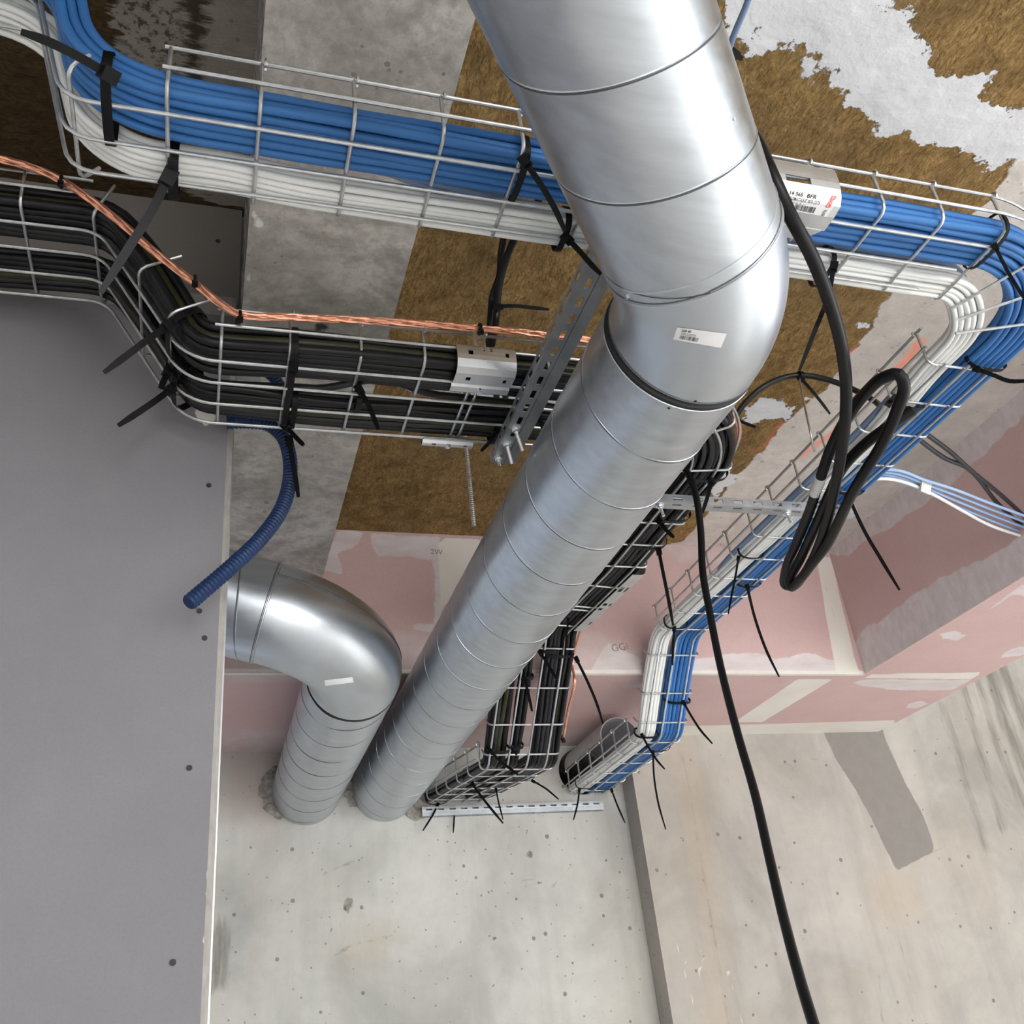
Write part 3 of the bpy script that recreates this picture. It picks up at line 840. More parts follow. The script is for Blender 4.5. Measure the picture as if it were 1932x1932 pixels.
mb = MB(); ring(mb, A_lo + DL * 0.0125, DL, R_D - 0.0004, 0.0012); mb.build('rim', M['duct'], lo_pipe)
mb = MB(); ring(mb, A_lo - DL * 0.002, DL, R_D - 0.0012, 0.0007); mb.build('spigot_line', M['seam'], elb)

def surf_hit(obj_mesh, x, y):
    bv = BVHTree.FromPolygons([v.co[:] for v in obj_mesh.data.vertices], [p.vertices[:] for p in obj_mesh.data.polygons])
    return bv
BV = {}
def hit(o, x, y):
    if o.name not in BV:
        me = o.data
        BV[o.name] = BVHTree.FromPolygons([(o.matrix_world @ v.co)[:] for v in me.vertices], [p.vertices[:] for p in me.polygons])
    loc, nor, idx, dist = BV[o.name].ray_cast(Vector((0, 0, 0)), ray(x, y))
    if loc is None: return None, None
    if nor.dot(ray(x, y)) > 0: nor = -nor
    return loc, nor
bpy.context.view_layer.update()

def quad_pt(q, u, v):
    """bilinear: corners q = tl, tr, br, bl"""
    a = (q[0][0] + (q[1][0] - q[0][0]) * u, q[0][1] + (q[1][1] - q[0][1]) * u)
    b = (q[3][0] + (q[2][0] - q[3][0]) * u, q[3][1] + (q[2][1] - q[3][1]) * u)
    return (a[0] + (b[0] - a[0]) * v, a[1] + (b[1] - a[1]) * v)

def sticker(o, q, name, mat, parent, lift=0.0004, nu=10, nv=6, u0=0, u1=1, v0=0, v1=1):
    mb = MB(); vs = []
    for i in range(nu + 1):
        for j in range(nv + 1):
            x, y = quad_pt(q, u0 + (u1 - u0) * i / nu, v0 + (v1 - v0) * j / nv)
            p, nn = hit(o, x, y)
            if p is None: return None
            vs.append(p + nn * lift)
    fs = [(i * (nv + 1) + j, i * (nv + 1) + j + 1, (i + 1) * (nv + 1) + j + 1, (i + 1) * (nv + 1) + j) for i in range(nu) for j in range(nv)]
    mb.add(vs, fs); return mb.build(name, mat, parent)

def text_verts(body, bold=0.0, shear=0.0):
    cu = bpy.data.curves.new('lettering', 'FONT'); cu.body = body; cu.size = 1.0; cu.offset = bold; cu.resolution_u = 2; cu.shear = shear
    ob = bpy.data.objects.new('lettering', cu); COL.objects.link(ob)
    bpy.context.view_layer.update()
    me = bpy.data.meshes.new_from_object(ob.evaluated_get(bpy.context.evaluated_depsgraph_get()))
    vs = [v.co.copy() for v in me.vertices]; fs = [tuple(p.vertices) for p in me.polygons]
    bpy.data.objects.remove(ob); bpy.data.curves.remove(cu); bpy.data.meshes.remove(me)
    return vs, fs

def sticker_text(o, q, body, box, mat, parent, lift=0.0007, bold=0.0, rot90=False, name='lettering'):
    """lettering fitted to box = (u0, v0, u1, v1) of the sticker quad; v runs downward"""
    vs, fs = text_verts(body, bold)
    x0 = min(v.x for v in vs); x1 = max(v.x for v in vs); y0 = min(v.y for v in vs); y1 = max(v.y for v in vs)
    mb = MB(); out = []
    for v in vs:
        a = (v.x - x0) / (x1 - x0); b = (v.y - y0) / max(1e-6, (y1 - y0))
        if rot90:
            u_, v_ = box[0] + (box[2] - box[0]) * (1 - b), box[3] + (box[1] - box[3]) * a
        else:
            u_, v_ = box[0] + (box[2] - box[0]) * a, box[3] + (box[1] - box[3]) * b
        p, nn = hit(o, *quad_pt(q, u_, v_))
        if p is None: return None
        out.append(p + nn * lift)
    mb.add(out, fs); return mb.build(name, mat, parent, smooth=False)

def barcode(o, q, box, parent, seed=1, n=22, lift=0.0007):
    rnd = random.Random(seed); mb = MB(); u = box[0]; step = (box[2] - box[0]) / n
    while u < box[2] - step * .5:
        wd = step * rnd.choice((.3, .45, .7)); vs = []
        for (uu, vv) in ((u, box[1]), (u + wd, box[1]), (u + wd, box[3]), (u, box[3])):
            p, nn = hit(o, *quad_pt(q, uu, vv)); 
            if p is None: return
            vs.append(p + nn * lift)
        mb.add(vs, [(0, 1, 2, 3)]); u += step
    mb.build('barcode', M['ink'], parent, smooth=False)

Q = [(1278, 617), (1371, 629), (1360, 656), (1270, 640)]
st = sticker(elb, Q, 'sticker', M['paper'], elb)
if st:
    sticker_text(elb, Q, '200 45', (0.11, 0.10, 0.30, 0.30), M['ink'], elb, bold=0.02)
    barcode(elb, Q, (0.12, 0.56, 0.50, 0.86), elb, 4)
    for vv in (0.38, 0.47):
        sticker(elb, Q, 'print_line', M['seam'], elb, 0.0007, 4, 1, 0.11, 0.42, vv, vv + 0.025)
# rivets and screw holes
def rivet(o, x, y, r, mat, name='rivet', h=0.0015):
    p, nn = hit(o, x, y)
    if p is None: return
    mb = MB(); mb.tube([p - nn * 0.001, p + nn * h * .6, p + nn * h], r, 12, rfun=None)
    mb.build(name, mat, o)
rivet(up_pipe, 1183, 560, 0.0032, M['bolt']); rivet(lo_pipe, 1262, 770, 0.0018, M['hole'], 'screw_hole', .0003); rivet(elb, 1312, 757, 0.0018, M['hole'], 'screw_hole', .0003)
rivet(up_pipe, 1384, 225, 0.0016, M['bolt'])

# second duct: straight length out of the wall, then a bend to the left behind the partition
duct2 = empty('ventilation_duct', (0.307, Y_W, 0.64))
tag(duct2, 'shorter round zinc duct that bends away behind the grey partition', 'ventilation duct', 'round zinc ducts entering the back wall')
E0 = Vector((0.307, 1.985, 0.742))
p2 = duct_pipe('pipe', (0.307, Y_W + 0.05, 0.74), E0 + Vector((0, 0.012, 0)), R_D, duct2, M['duct'], phase=0.15, hand=1)
D2 = Vector((-0.965, 0.0, 0.26)).normalized()
elb2, e2p, e2d, e2c, e2a = elbow_mesh(E0, Vector((0, -1, 0)), D2, 0.2, R_D - 0.0008, duct2, 'elbow')
p3 = duct_pipe('pipe', e2p[-1] + e2d * 0.004, e2p[-1] + e2d * 0.85, R_D, duct2, M['duct'], phase=0.72, hand=1)
mb = MB(); ring(mb, E0 + Vector((0, 0.009, 0)), Vector((0, 1, 0)), R_D - 0.003, 0.0032); mb.build('gap_ring', M['gap_ring'], elb2)  # same dark ring for the shaded gap at this joint
mb = MB(); ring(mb, e2p[-1] + e2d * 0.002, e2d, R_D + 0.0002, 0.0017); mb.build('collar_bead', M['elbow'], elb2)
mb = MB(); ring(mb, e2p[-1] + e2d * 0.006, e2d, R_D, 0.0009); mb.build('joint_line', M['seam'], elb2)
# welded rib over the outside of the bend
pts = []
for i in range(0, 29):
    p = e2p[i]; out = (p - e2c).normalized(); sgn = 1 if e2a.z > 0 else -1
    th = math.radians(24); pts.append(p + (out * math.cos(th) + e2a * sgn * math.sin(th)) * (R_D - 0.0006))
mb = MB(); mb.tube(pts, 0.0019, 6); mb.build('weld_seam', M['seam'], elb2)
Q2 = [(612, 1283), (665, 1277), (667, 1287), (614, 1294)]
sticker(elb2, Q2, 'torn_sticker', M['paper'], elb2)


# ================================================================== CABLE TRAYS
class Tray:
    def __init__(self, pts, radii, W):
        self.P = fillet_path(pts, radii, 0.006); self.W = W
        n = len(self.P); self.S = [0.0]
        for i in range(1, n): self.S.append(self.S[-1] + (self.P[i] - self.P[i - 1]).length)
        self.T = []; self.U = []; self.V = []
        for i in range(n):
            t = (self.P[min(i + 1, n - 1)] - self.P[max(i - 1, 0)]).normalized()
            h = Vector((t.x, t.y, 0)).normalized(); u = Vector((0, 0, 1)).cross(h).normalized(); v = t.cross(u).normalized()
            self.T.append(t); self.U.append(u); self.V.append(v)
        self.L = self.S[-1]
    def i_at(self, s):
        lo, hi = 0, len(self.S) - 1
        while hi - lo > 1:
            md = (lo + hi) // 2
            if self.S[md] <= s: lo = md
            else: hi = md
        return lo
    def fr(self, s):
        i = self.i_at(max(0, min(self.L - 1e-6, s))); q = (s - self.S[i]) / max(1e-9, self.S[i + 1] - self.S[i]); q = max(0, min(1, q)); l = lambda a: a[i].lerp(a[i + 1], q)
        return l(self.P), l(self.T).normalized(), l(self.U).normalized(), l(self.V).normalized()
    def pt(self, s, u, v):
        p, t, U, V = self.fr(s); return p + U * (u - self.W / 2) + V * v
    def s_of(self, axis, val, lo=0.0, hi=None):
        best = None
        for i in range(len(self.P)):
            if self.S[i] < lo or (hi and self.S[i] > hi): continue
            d = abs(self.P[i][axis] - val)
            if best is None or d < best[0]: best = (d, self.S[i])
        return best[1]
    def locate(self, x, y, v=-0.006):
        best = (1e9, 0, 0)
        for i in range(0, len(self.P), 2):
            for k in range(0, 21):
                u = self.W * k / 20
                p = self.P[i] + self.U[i] * (u - self.W / 2) + self.V[i] * v
                if p.dot(CZ) < .2: continue
                a, b = proj(p); d = (a - x) ** 2 + (b - y) ** 2
                if d < best[0]: best = (d, self.S[i], u)
        return best[1], best[2]

WZ = 0.923
TA = Tray([(-0.75, .80, 1.150), (-0.226, .80, 1.150), (-0.170, .80, WZ), (1.195, .80, WZ), (1.195, 2.165, WZ - .006), (1.195, 2.365, .705), (1.195, 3.12, .70)], [.035, .03, .17, .05, .05], .15)
TAP = [(-0.75, .80, 1.150), (-0.226, .80, 1.150), (-0.170, .80, WZ), (1.195, .80, WZ), (1.195, 2.165, WZ - .006), (1.195, 2.365, .705), (1.195, 3.12, .70)]
TAC = Tray(TAP, [.09, .13, .17, .07, .07], .15)      # the easier curve the cables take
TBP = [(-0.75, 1.2325, 1.132), (-0.180, 1.2325, 1.140), (-0.046, 1.2325, WZ - .006), (.842, 1.2325, WZ), (.842, 1.80, WZ), (.802, 2.135, WZ - .010), (.797, 2.395, .645), (.757, 2.94, .692), (.750, 3.12, .700)]
TB = Tray(TBP, [.05, .07, .18, .4, .05, .05, .4], .205)
RW = 0.0025

def cross_wire(T, s, parent, left=True, right=True, h=.066):
    W = T.W; sec = []
    if left: sec += [(0, h), (0, .012), (.0025, .005), (.008, .001)]
    sec += [(.013 if left else 0, 0), (W - .013 if right else W, 0)]
    if right: sec += [(W - .008, .001), (W - .0025, .005), (W, .012), (W, h)]
    mb = MB(); mb.tube([T.pt(s, u, v) for u, v in sec], RW, 8); return mb.build('cross_wire', M['wire'], parent)
def long_wire(T, s0, s1, u, v, parent, name='long_wire', step=.012):
    n = max(2, int((s1 - s0) / step)); mb = MB(); mb.tube([T.pt(s0 + (s1 - s0) * i / n, u, v) for i in range(n + 1)], RW, 8)
    return mb.build(name, M['wire'], parent)
def hook(T, s, u, parent):
    """the loop of the cross wire over the top edge wire"""
    p, t, U, V = T.fr(s); c = T.pt(s, u, .066); mb = MB()
    mb.tube([c + t * .004 + (U * math.cos(a) + V * math.sin(a)) * .0052 for a in [math.radians(x) for x in range(-60, 241, 30)]], .0018, 6)
    mb.build('wire_hook', M['wire'], parent)

trayA = empty('wire_cable_tray', (0.5, 0.80, WZ))
tag(trayA, 'narrow wire mesh tray carrying the blue and white data cables under the ceiling', 'cable tray', 'wire mesh cable trays')
TAx = TA.s_of(0, -0.075, TA.s_of(0, -.16)); TAend = TA.s_of(1, 2.12); TAlow0 = TA.s_of(1, 2.40); TAlow1 = TA.s_of(1, 2.925); TAb0 = TA.s_of(0, 1.01, 0, TA.s_of(1, .98)); TAb1 = TA.s_of(1, .98)
for u, xe in ((.03, 1.035), (.079, 1.005), (.126, .975)):
    long_wire(TA, TA.s_of(0, -.6), TA.s_of(0, xe, 0, TAb1), u, -.0048, trayA, 'bottom_wire')
    long_wire(TA, TA.s_of(1, 1.0), TAlow1, u, -.0048, trayA, 'bottom_wire')
for v in (.066, .027):
    long_wire(TA, TAx, TAend, -.0046 if v < .05 else 0, v, trayA, 'side_wire')
    long_wire(TA, TAx, TA.s_of(0, .985, 0, TAb1), TA.W + (.0046 if v < .05 else 0), v, trayA, 'side_wire')
    long_wire(TA, TA.s_of(1, 1.0), TAend, TA.W + (.0046 if v < .05 else 0), v, trayA, 'side_wire')
    long_wire(TA, TAlow0, TAlow1, TA.W, v, trayA, 'side_wire'); long_wire(TA, TAlow0, TAlow1, 0, v, trayA, 'side_wire')
smin = TA.s_of(0, -.16)
for k in range(-2, 11):
    X = .030 + .1 * k
    if X > 1.04: continue
    if k == -2: cross_wire(TA, TA.s_of(0, X + .005, 0, TAb0), trayA, True, True, .03); continue
    s_ = TA.s_of(0, X, smin, TAb0 + .05); cross_wire(TA, s_, trayA)
    if k >= 0:
        hook(TA, s_, 0, trayA)
for f_ in (.30, .52, .74): cross_wire(TA, TAb0 + (TAb1 - TAb0) * f_, trayA, True, False)
k = 0
while 1.012 + .1 * k < 2.13:
    s_ = TA.s_of(1, 1.012 + .1 * k); cross_wire(TA, s_, trayA); hook(TA, s_, TA.W, trayA); k += 1
for Y in (2.20, 2.275, 2.335): cross_wire(TA, TA.s_of(1, Y), trayA, h=.035)
for k in range(6):
    s_ = TA.s_of(1, 2.405 + .1 * k); cross_wire(TA, s_, trayA); hook(TA, s_, TA.W, trayA)
for X in (-.62, -.50, -.40, -.30): cross_wire(TA, TA.s_of(0, X), trayA)

trayB = empty('wire_cable_tray', (0.4, 1.23, WZ))
tag(trayB, 'wide wire mesh tray loaded with black power cables below the beam', 'cable tray', 'wire mesh cable trays')
TBx = TB.s_of(0, -.01, TB.s_of(0, -.10)); TBend = TB.s_of(1, 2.10); TBlow0 = TB.s_of(1, 2.43); TBlow1 = TB.s_of(1, 2.925)
for u in (.036, .088, .141, .193): long_wire(TB, TB.s_of(0, -.7), TBlow1, u, -.0048, trayB, 'bottom_wire')
for u in (0, TB.W):
    for v in (.062, .029):
        e = 0 if v > .05 else (-.0046 if u == 0 else .0046)
        long_wire(TB, TB.s_of(0, -.7), TB.s_of(0, -.20), u + e, v, trayB, 'side_wire')
        long_wire(TB, TBx, TBend if u == 0 else TB.s_of(0, .62), u + e, v, trayB, 'side_wire')
        long_wire(TB, TBlow0, TBlow1, u + e, v, trayB, 'side_wire')
for X in (-.59, -.49, -.39, -.288, -.188): cross_wire(TB, TB.s_of(0, X), trayB)
for X in (-.118, -.073): cross_wire(TB, TB.s_of(0, X), trayB)
for k in range(7):
    X = .0 + .0985 * k
    s_ = TB.s_of(0, X, TB.s_of(0, -.10)); cross_wire(TB, s_, trayB); hook(TB, s_, 0, trayB)
    if k == 4: cross_wire(TB, s_ - .014, trayB)
k = 0
for Y in (1.29, 1.38, 1.48, 1.58, 1.68, 1.78, 1.88, 1.985, 2.0, 2.09): cross_wire(TB, TB.s_of(1, Y), trayB, h=.045)
for Y in (2.165, 2.24, 2.31, 2.37): cross_wire(TB, TB.s_of(1, Y), trayB, h=.03)
for k in range(6):
    s_ = TB.s_of(1, 2.425 + .095 * k); cross_wire(TB, s_, trayB); hook(TB, s_, TB.W, trayB)


# ---- splice plates: folded sheet clipped to a tray edge, with real slots
def folded_sheet(rows, cols, ptf, holes, mat, name, parent, th=.0014):
    """rows: list of section points, cols: list of lengths along; holes: set of (i, j) cells left out"""
    mb = MB(); n = len(rows); m_ = len(cols); idx = {}
    for i in range(n):
        for j in range(m_):
            idx[i, j] = len(mb.v); mb.v.append(tuple(ptf(rows[i], cols[j])))
    for i in range(n - 1):
        for j in range(m_ - 1):
            if (i, j) in holes: continue
            mb.f.append((idx[i, j], idx[i + 1, j], idx[i + 1, j + 1], idx[i, j + 1])); mb.mi.append(0)
    o = mb.build(name, mat, parent, smooth=False)
    sm = o.modifiers.new('sheet', 'SOLIDIFY'); sm.thickness = th; sm.offset = 0
    return o

def splice(T, s0, L, sec, holes_spec, parent, name='splice_plate'):
    cols = [s0 + L * q for q in (0, .13, .19, .27, .40, .44, .475, .52, .56, .60, .74, .82, .88, 1.0)]
    return folded_sheet(sec, cols, lambda r, s_: T.pt(s_, r[0], r[1]), holes_spec, M['plate'], name, parent)
sB = TB.s_of(0, .345, TB.s_of(0, -.05))
sec1 = [(-.007, .034), (-.0095, .030), (-.010, .022), (-.010, .014), (-.0095, .006), (-.004, -.0055), (.006, -.0105), (.014, -.0105), (.022, -.0105), (.030, -.0105), (.036, -.0058), (.040, -.0100), (.052, -.0100), (.056, -.007)]
pl1 = splice(TB, sB, .094, sec1, {(0, 5), (1, 5), (0, 8), (1, 8), (2, 2), (2, 11), (7, 2), (7, 11), (11, 6)}, trayB)
sec2 = [(.186, -.0095), (.190, -.0095), (.196, -.0058), (.200, -.0105), (.206, -.0105), (.210, -.009), (.213, -.003), (.2145, .006), (.2145, .016)]
pl2 = splice(TB, TB.s_of(0, .33, TB.s_of(0, -.05)), .088, sec2, {(3, 2), (3, 11), (3, 6), (3, 7), (6, 2), (6, 11)}, trayB)
for (T_, s_, u_, v_, pr) in ((TB, sB + .046, .046, -.012, pl1), (TB, TB.s_of(0, .33, TB.s_of(0, -.05)) + .044, .203, -.012, pl2)):
    p, t, U, V = T_.fr(s_); c = T_.pt(s_, u_, v_); mb = MB(); mb.tube([c + V * .004, c - V * .004], .0042, 8); mb.build('bolt', M['bolt'], pr)
# plate on the data tray, right of the duct, with a printed label
sA = TA.s_of(0, .595, TA.s_of(0, 0), TAb0)
sec3 = [(-.006, .052), (-.008, .048), (-.0085, .040), (-.0085, .032), (-.008, .024), (-.0065, .014), (-.003, .004), (.004, -.006), (.020, -.0085), (.034, -.0085), (.044, -.0085)]
pl3 = splice(TA, sA, .170, sec3, {(4, 7), (4, 8), (4, 9), (0, 11)}, trayA)
mb = MB(); tg = [(0.0, .043), (.166, .043), (.158, .052), (.148, .060), (.135, .064), (.120, .063), (.100, .058), (.07, .055), (0.0, .054)]
mb.add([TA.pt(sA + a, b, -.0088) for a, b in tg] + [TA.pt(sA + a, b, -.0100) for a, b in tg], [tuple(range(9)), tuple(range(17, 8, -1))] + [(i, (i + 1) % 9, 9 + (i + 1) % 9, 9 + i) for i in range(9)])
mb.build('plate_tongue', M['plate'], pl3, smooth=False)
# plate on the power tray above the bulkhead, seen at a slant
sC = TB.s_of(1, 1.80)
sec4 = [(.030, -.0085), (.026, -.0085), (.016, -.0085), (.010, -.0085), (.003, -.0075), (-.004, -.003), (-.0075, .006), (-.008, .018), (-.008, .034), (-.007, .044)]
pl4 = splice(TB, sC, .30, sec4, {(1, 2), (1, 6), (1, 8), (3, 2), (3, 6), (3, 11)}, trayB)
bpy.context.view_layer.update()
Q3 = [(1466, 348), (1586, 369), (1559, 408), (1462, 391)]
sticker(pl3, Q3, 'label_sticker', M['paper'], pl3, .0012, 14, 6)
for (tx, bx, mt, bo, rt) in [('R 14 365', (.13, .18, .43, .36), M['ink'], .025, False), ('BFR', (.50, .18, .66, .36), M['ink'], .02, False), ('AUTOMATIQUE BFR 2275', (.15, .43, .75, .56), M['ink'], .01, False), ('GEWISS', (.87, .08, .95, .60), M['red_ink'], .03, True), ('3X 4 X A 1', (.2, .60, .50, .67), M['ink'], 0, False), ('BFR', (.88, .70, .94, .98), M['ink'], 0, True)]:
    sticker_text(pl3, Q3, tx, bx, mt, pl3, .0016, bo, rt)
barcode(pl3, Q3, (.36, .68, .74, .94), pl3, 9, 20, .0016)
Q4 = [(1171, 1130), (1197, 1128), (1163, 1178), (1140, 1178)]
if sticker(pl4, Q4, 'label_sticker', M['paper'], pl4, .0012, 6, 8):
    for i in range(5):
        sticker(pl4, Q4, 'print_line', M['seam'], pl4, .0016, 1, 6, .22 + .14 * i, .27 + .14 * i, .1, .8)


# ================================================================== CABLES
def cable(T, name, mat, r, base, s0, s1, stations, seed, step=.014, amp=.0022):
    """one cable lying in a tray; base (u, v); stations (s, du, dv) are interpolated smoothly"""
    st = sorted(stations); pts = []
    n = int((s1 - s0) / step)
    for i in range(n + 1):
        s_ = s0 + (s1 - s0) * i / n
        if s_ <= st[0][0]: du, dv = st[0][1:]
        elif s_ >= st[-1][0]: du, dv = st[-1][1:]
        else:
            for a, b in zip(st, st[1:]):
                if a[0] <= s_ <= b[0]:
                    q = (s_ - a[0]) / max(1e-9, b[0] - a[0]); q = q * q * (3 - 2 * q)
                    du = a[1] + (b[1] - a[1]) * q; dv = a[2] + (b[2] - a[2]) * q; break
        wu = amp * noise.noise(Vector((s_ * 4.3, seed * 3.7, 0))) * 2; wv = amp * abs(noise.noise(Vector((s_ * 3.9, seed * 5.1, 9)))) * 1.2
        pts.append(T.pt(s_, base[0] + du + wu, base[1] + dv + wv))
    mb = MB(); mb.tube(pts, r, 9); return mb.build(name, mat)

sXA = lambda X: TAC.s_of(0, X, TAC.s_of(0, -.16), TAC.s_of(0, 1.01, 0, TAC.s_of(1, .98)) + .02)
sYA = lambda Y: TAC.s_of(1, Y)
cB0 = TAC.s_of(0, 1.01, 0, TAC.s_of(1, .98)); cB1 = TAC.s_of(1, .98); sA0 = TAC.s_of(0, -.70)
num = 0
for j in range(3):
    for i in range(6):
        num += 1
        u = .0115 + .0113 * i + (.003 if j == 1 else 0); v = .0060 + .0108 * j
        spread = (i - 2.5) * .0015
        stt = [(TAC.s_of(0, -.3), -.004, .01), (sXA(-.12), 0, .006), (sXA(-.02), .002, .002), (sXA(.5), .004, 0), (cB0, .002, 0), (sYA(1.2), spread, 0), (sYA(2.05), -.002, 0), (sYA(2.25), .001, .004), (sYA(2.45), 0, 0), (sYA(2.9), .006, 0)]
        o = cable(TAC, 'data_cable', M['blue'], .0057, (u, v), sA0, TAC.L - .02 - .02 * ((i * 7 + j * 3) % 4), stt, num)
        tag(o, 'blue data cable within the thick blue bundle on the narrow mesh tray', 'cable', 'blue data cables in the tray bundle')
for q, (a, b) in enumerate(((.072, .108), (.060, .136))):
    stt = [(sXA(-.1), a - .07, .014), (sXA(.05), a - .07, .004), (sXA(.42), b - .07, .022), (cB0, min(b, .122) - .07, .030), ((cB0 + cB1) / 2, .052, .032), (cB1 + .03, .048, .030), (sYA(1.32), .066, .006), (sYA(1.7), .066, .010), (sYA(2.1), .02, .024), (sYA(2.5), .0, .024)]
    o = cable(TAC, 'data_cable', M['blue_grey'], .0055, (.07, .008), sA0, TAC.L - .05, stt, 40 + q)
    tag(o, ['dull blue data cable straying from the blue bundle across to the white one', 'dull blue data cable lying along the outer edge of the white bundle'][q], 'cable')
num = 60
for j in range(3):
    for i in range(5):
        num += 1
        u = .104 + .0092 * i + (.0025 if j == 1 else 0); v = .0047 + .0084 * j
        stt = [(TAC.s_of(0, -.3), .002, .004), (sXA(-.12), -.002, .004), (sXA(-.02), -.004, .004), (sXA(.10), 0, .0), (sXA(.4), 0, 0), (cB0, .002, 0), ((cB0 + cB1) / 2, .012, .002), (cB1 + .02, .002, .002), (sYA(1.25), -.020, 0), (sYA(1.6), -.018, 0), (sYA(2.05), -.008, 0), (sYA(2.25), -.004, .004), (sYA(2.5), -.012, 0), (sYA(2.9), -.006, 0)]
        o = cable(TAC, 'data_cable', M['white'], .0047, (u, v), sA0, TAC.L - .02 - .02 * ((i * 5 + j) % 4), stt, num)
        tag(o, 'white data cable within the white bundle on the narrow mesh tray', 'cable', 'white data cables in the tray bundle')
sXB = lambda X: TB.s_of(0, X, TB.s_of(0, -.10), TB.s_of(0, .70))
sYB = lambda Y: TB.s_of(1, Y)
num = 120
MBK = ['black', 'charcoal', 'black', 'olive', 'charcoal', 'black', 'black']
for j in range(3):
    for i in range(6):
        num += 1; rr = .0066 + .0008 * math.sin(num * 2.1)
        u = .006 + .0124 * i + (.004 if j == 1 else 0); v = .0072 + .0125 * j
        stt = [(TB.s_of(0, -.6), .004, 0), (TB.s_of(0, -.2), .008, .004), (TB.s_of(0, -.12), .006, .010), (sXB(.0), .008, .004), (sXB(.12), -.002, .0), (sXB(.3), .0, .0), (sYB(1.4), .010, 0), (sYB(2.0), .010, 0), (sYB(2.2), .004 - .001 * i, .004), (sYB(2.45), -.001 * i, 0), (sYB(2.9), -.001 * i, 0)]
        mk = M[MBK[(num * 3) % 7]]
        o = cable(TB, 'power_cable', mk, rr, (u, v), TB.s_of(0, -.70), TB.L - .02 - .02 * (num % 4), stt, num, amp=.0035)
        if mk is M['olive']: tag(o, 'olive-tinged black power cable in the heavy bundles on the wide tray', 'cable', 'olive-tinged power cables on the wide tray')
        else: tag(o, 'plain black power cable in the heavy bundles on the wide tray', 'cable', 'plain black power cables on the wide tray')
for j in range(2):
    for i in range(6):
        num += 1; rr = .0066 + .0008 * math.sin(num * 1.7)
        u = .127 + .0125 * i + (.004 if j == 1 else 0); v = .0072 + .0125 * j
        d1 = -.016 if i < 2 else .004
        stt = [(TB.s_of(0, -.6), .002, 0), (TB.s_of(0, -.2), -.002, .004), (TB.s_of(0, -.12), -.006, .008), (sXB(.0), -.004, .004), (sXB(.15), .0, 0), (sXB(.3), -.002, 0), (sYB(1.4), 0, 0), (sYB(2.0), d1 * .4, 0), (sYB(2.25), d1, .004), (sYB(2.5), d1, 0), (sYB(2.9), 0, 0)]
        mk = M[MBK[(num * 5) % 7]]
        o = cable(TB, 'power_cable', mk, rr, (u, v), TB.s_of(0, -.70), TB.L - .02 - .02 * (num % 4), stt, num, amp=.0035)
        if mk is M['olive']: tag(o, 'olive-tinged black power cable in the heavy bundles on the wide tray', 'cable', 'olive-tinged power cables on the wide tray')
        else: tag(o, 'plain black power cable in the heavy bundles on the wide tray', 'cable', 'plain black power cables on the wide tray')
# one sagging between the two power bundles
o = cable(TB, 'power_cable', M['charcoal'], .006, (.10, .008), sXB(.02), sXB(.66), [(sXB(.02), .02, .01), (sXB(.14), .0, .0), (sXB(.24), -.035, .0), (sXB(.34), .004, .01), (sXB(.5), .012, .012), (sXB(.66), .03, .01)], 300)
tag(o, 'charcoal power cable sagging alone between the two black bundles', 'cable')


def free_cable(name, mat, r, pts, label, cat='cable', group=None, n=10, **kw):
    mb = MB(); mb.tube(smooth_path(pts, kw.pop('step', .008)), r, n, **kw); o = mb.build(name, mat)
    if label: tag(o, label, cat, group)
    return o

# bare copper earth strand along the power tray
cp = [at_y(x, y, 1.112) for x, y in [(-60, 285), (0, 300), (60, 316), (115, 340), (200, 398), (300, 482), (365, 532), (415, 572), (455, 594), (540, 598), (700, 605), (905, 620), (1010, 630)]]
cp += [TB.pt(s_, -.016, .062) for s_ in [sXB(.60), sXB(.66)] + [sYB(1.36), sYB(1.6), sYB(1.9), sYB(2.05)]]
n_cp = 0
cp += [at_x(1080, 1250, .925), at_x(1084, 1285, .920), at_x(1072, 1340, .918), at_x(1063, 1392, .918)]
free_cable('earth_strand', M['copper'], .0052, cp, 'bare twisted copper earth strand following the edge of the wide tray', 'cable', n=24, lobes=7, lobe_amp=.16, pitch=.075, step=.005, rfun=lambda s_: .0052 if s_ < 1.9 else .0030)

# dark blue ribbed conduit hanging beside the partition
def ribbed(name, pts, r, label):
    mb = MB(); mb.tube(smooth_path(pts, .0011), r, 14, rfun=lambda s_: r * (1 + .085 * math.sin(2 * math.pi * s_ / .0066)))
    return tag(mb.build(name, M['conduit']), label, 'conduit')
ribbed('ribbed_conduit', [at_y(x, y, Y) for x, y, Y in [(428, 797, 1.385), (470, 796, 1.382), (505, 801, 1.38), (532, 822, 1.375), (546, 860, 1.37), (546, 910, 1.365), (530, 962, 1.35), (490, 1018, 1.33), (440, 1066, 1.31), (395, 1105, 1.30), (356, 1138, 1.29)]], .0112, 'dark blue ribbed conduit hanging with its open end before the grey partition')
ribbed('ribbed_conduit', [at_y(x, y, 1.39) for x, y in [(470, 668), (495, 694), (518, 714), (533, 742), (536, 785)]], .0100, 'short dark blue ribbed conduit glimpsed between the two black bundles')

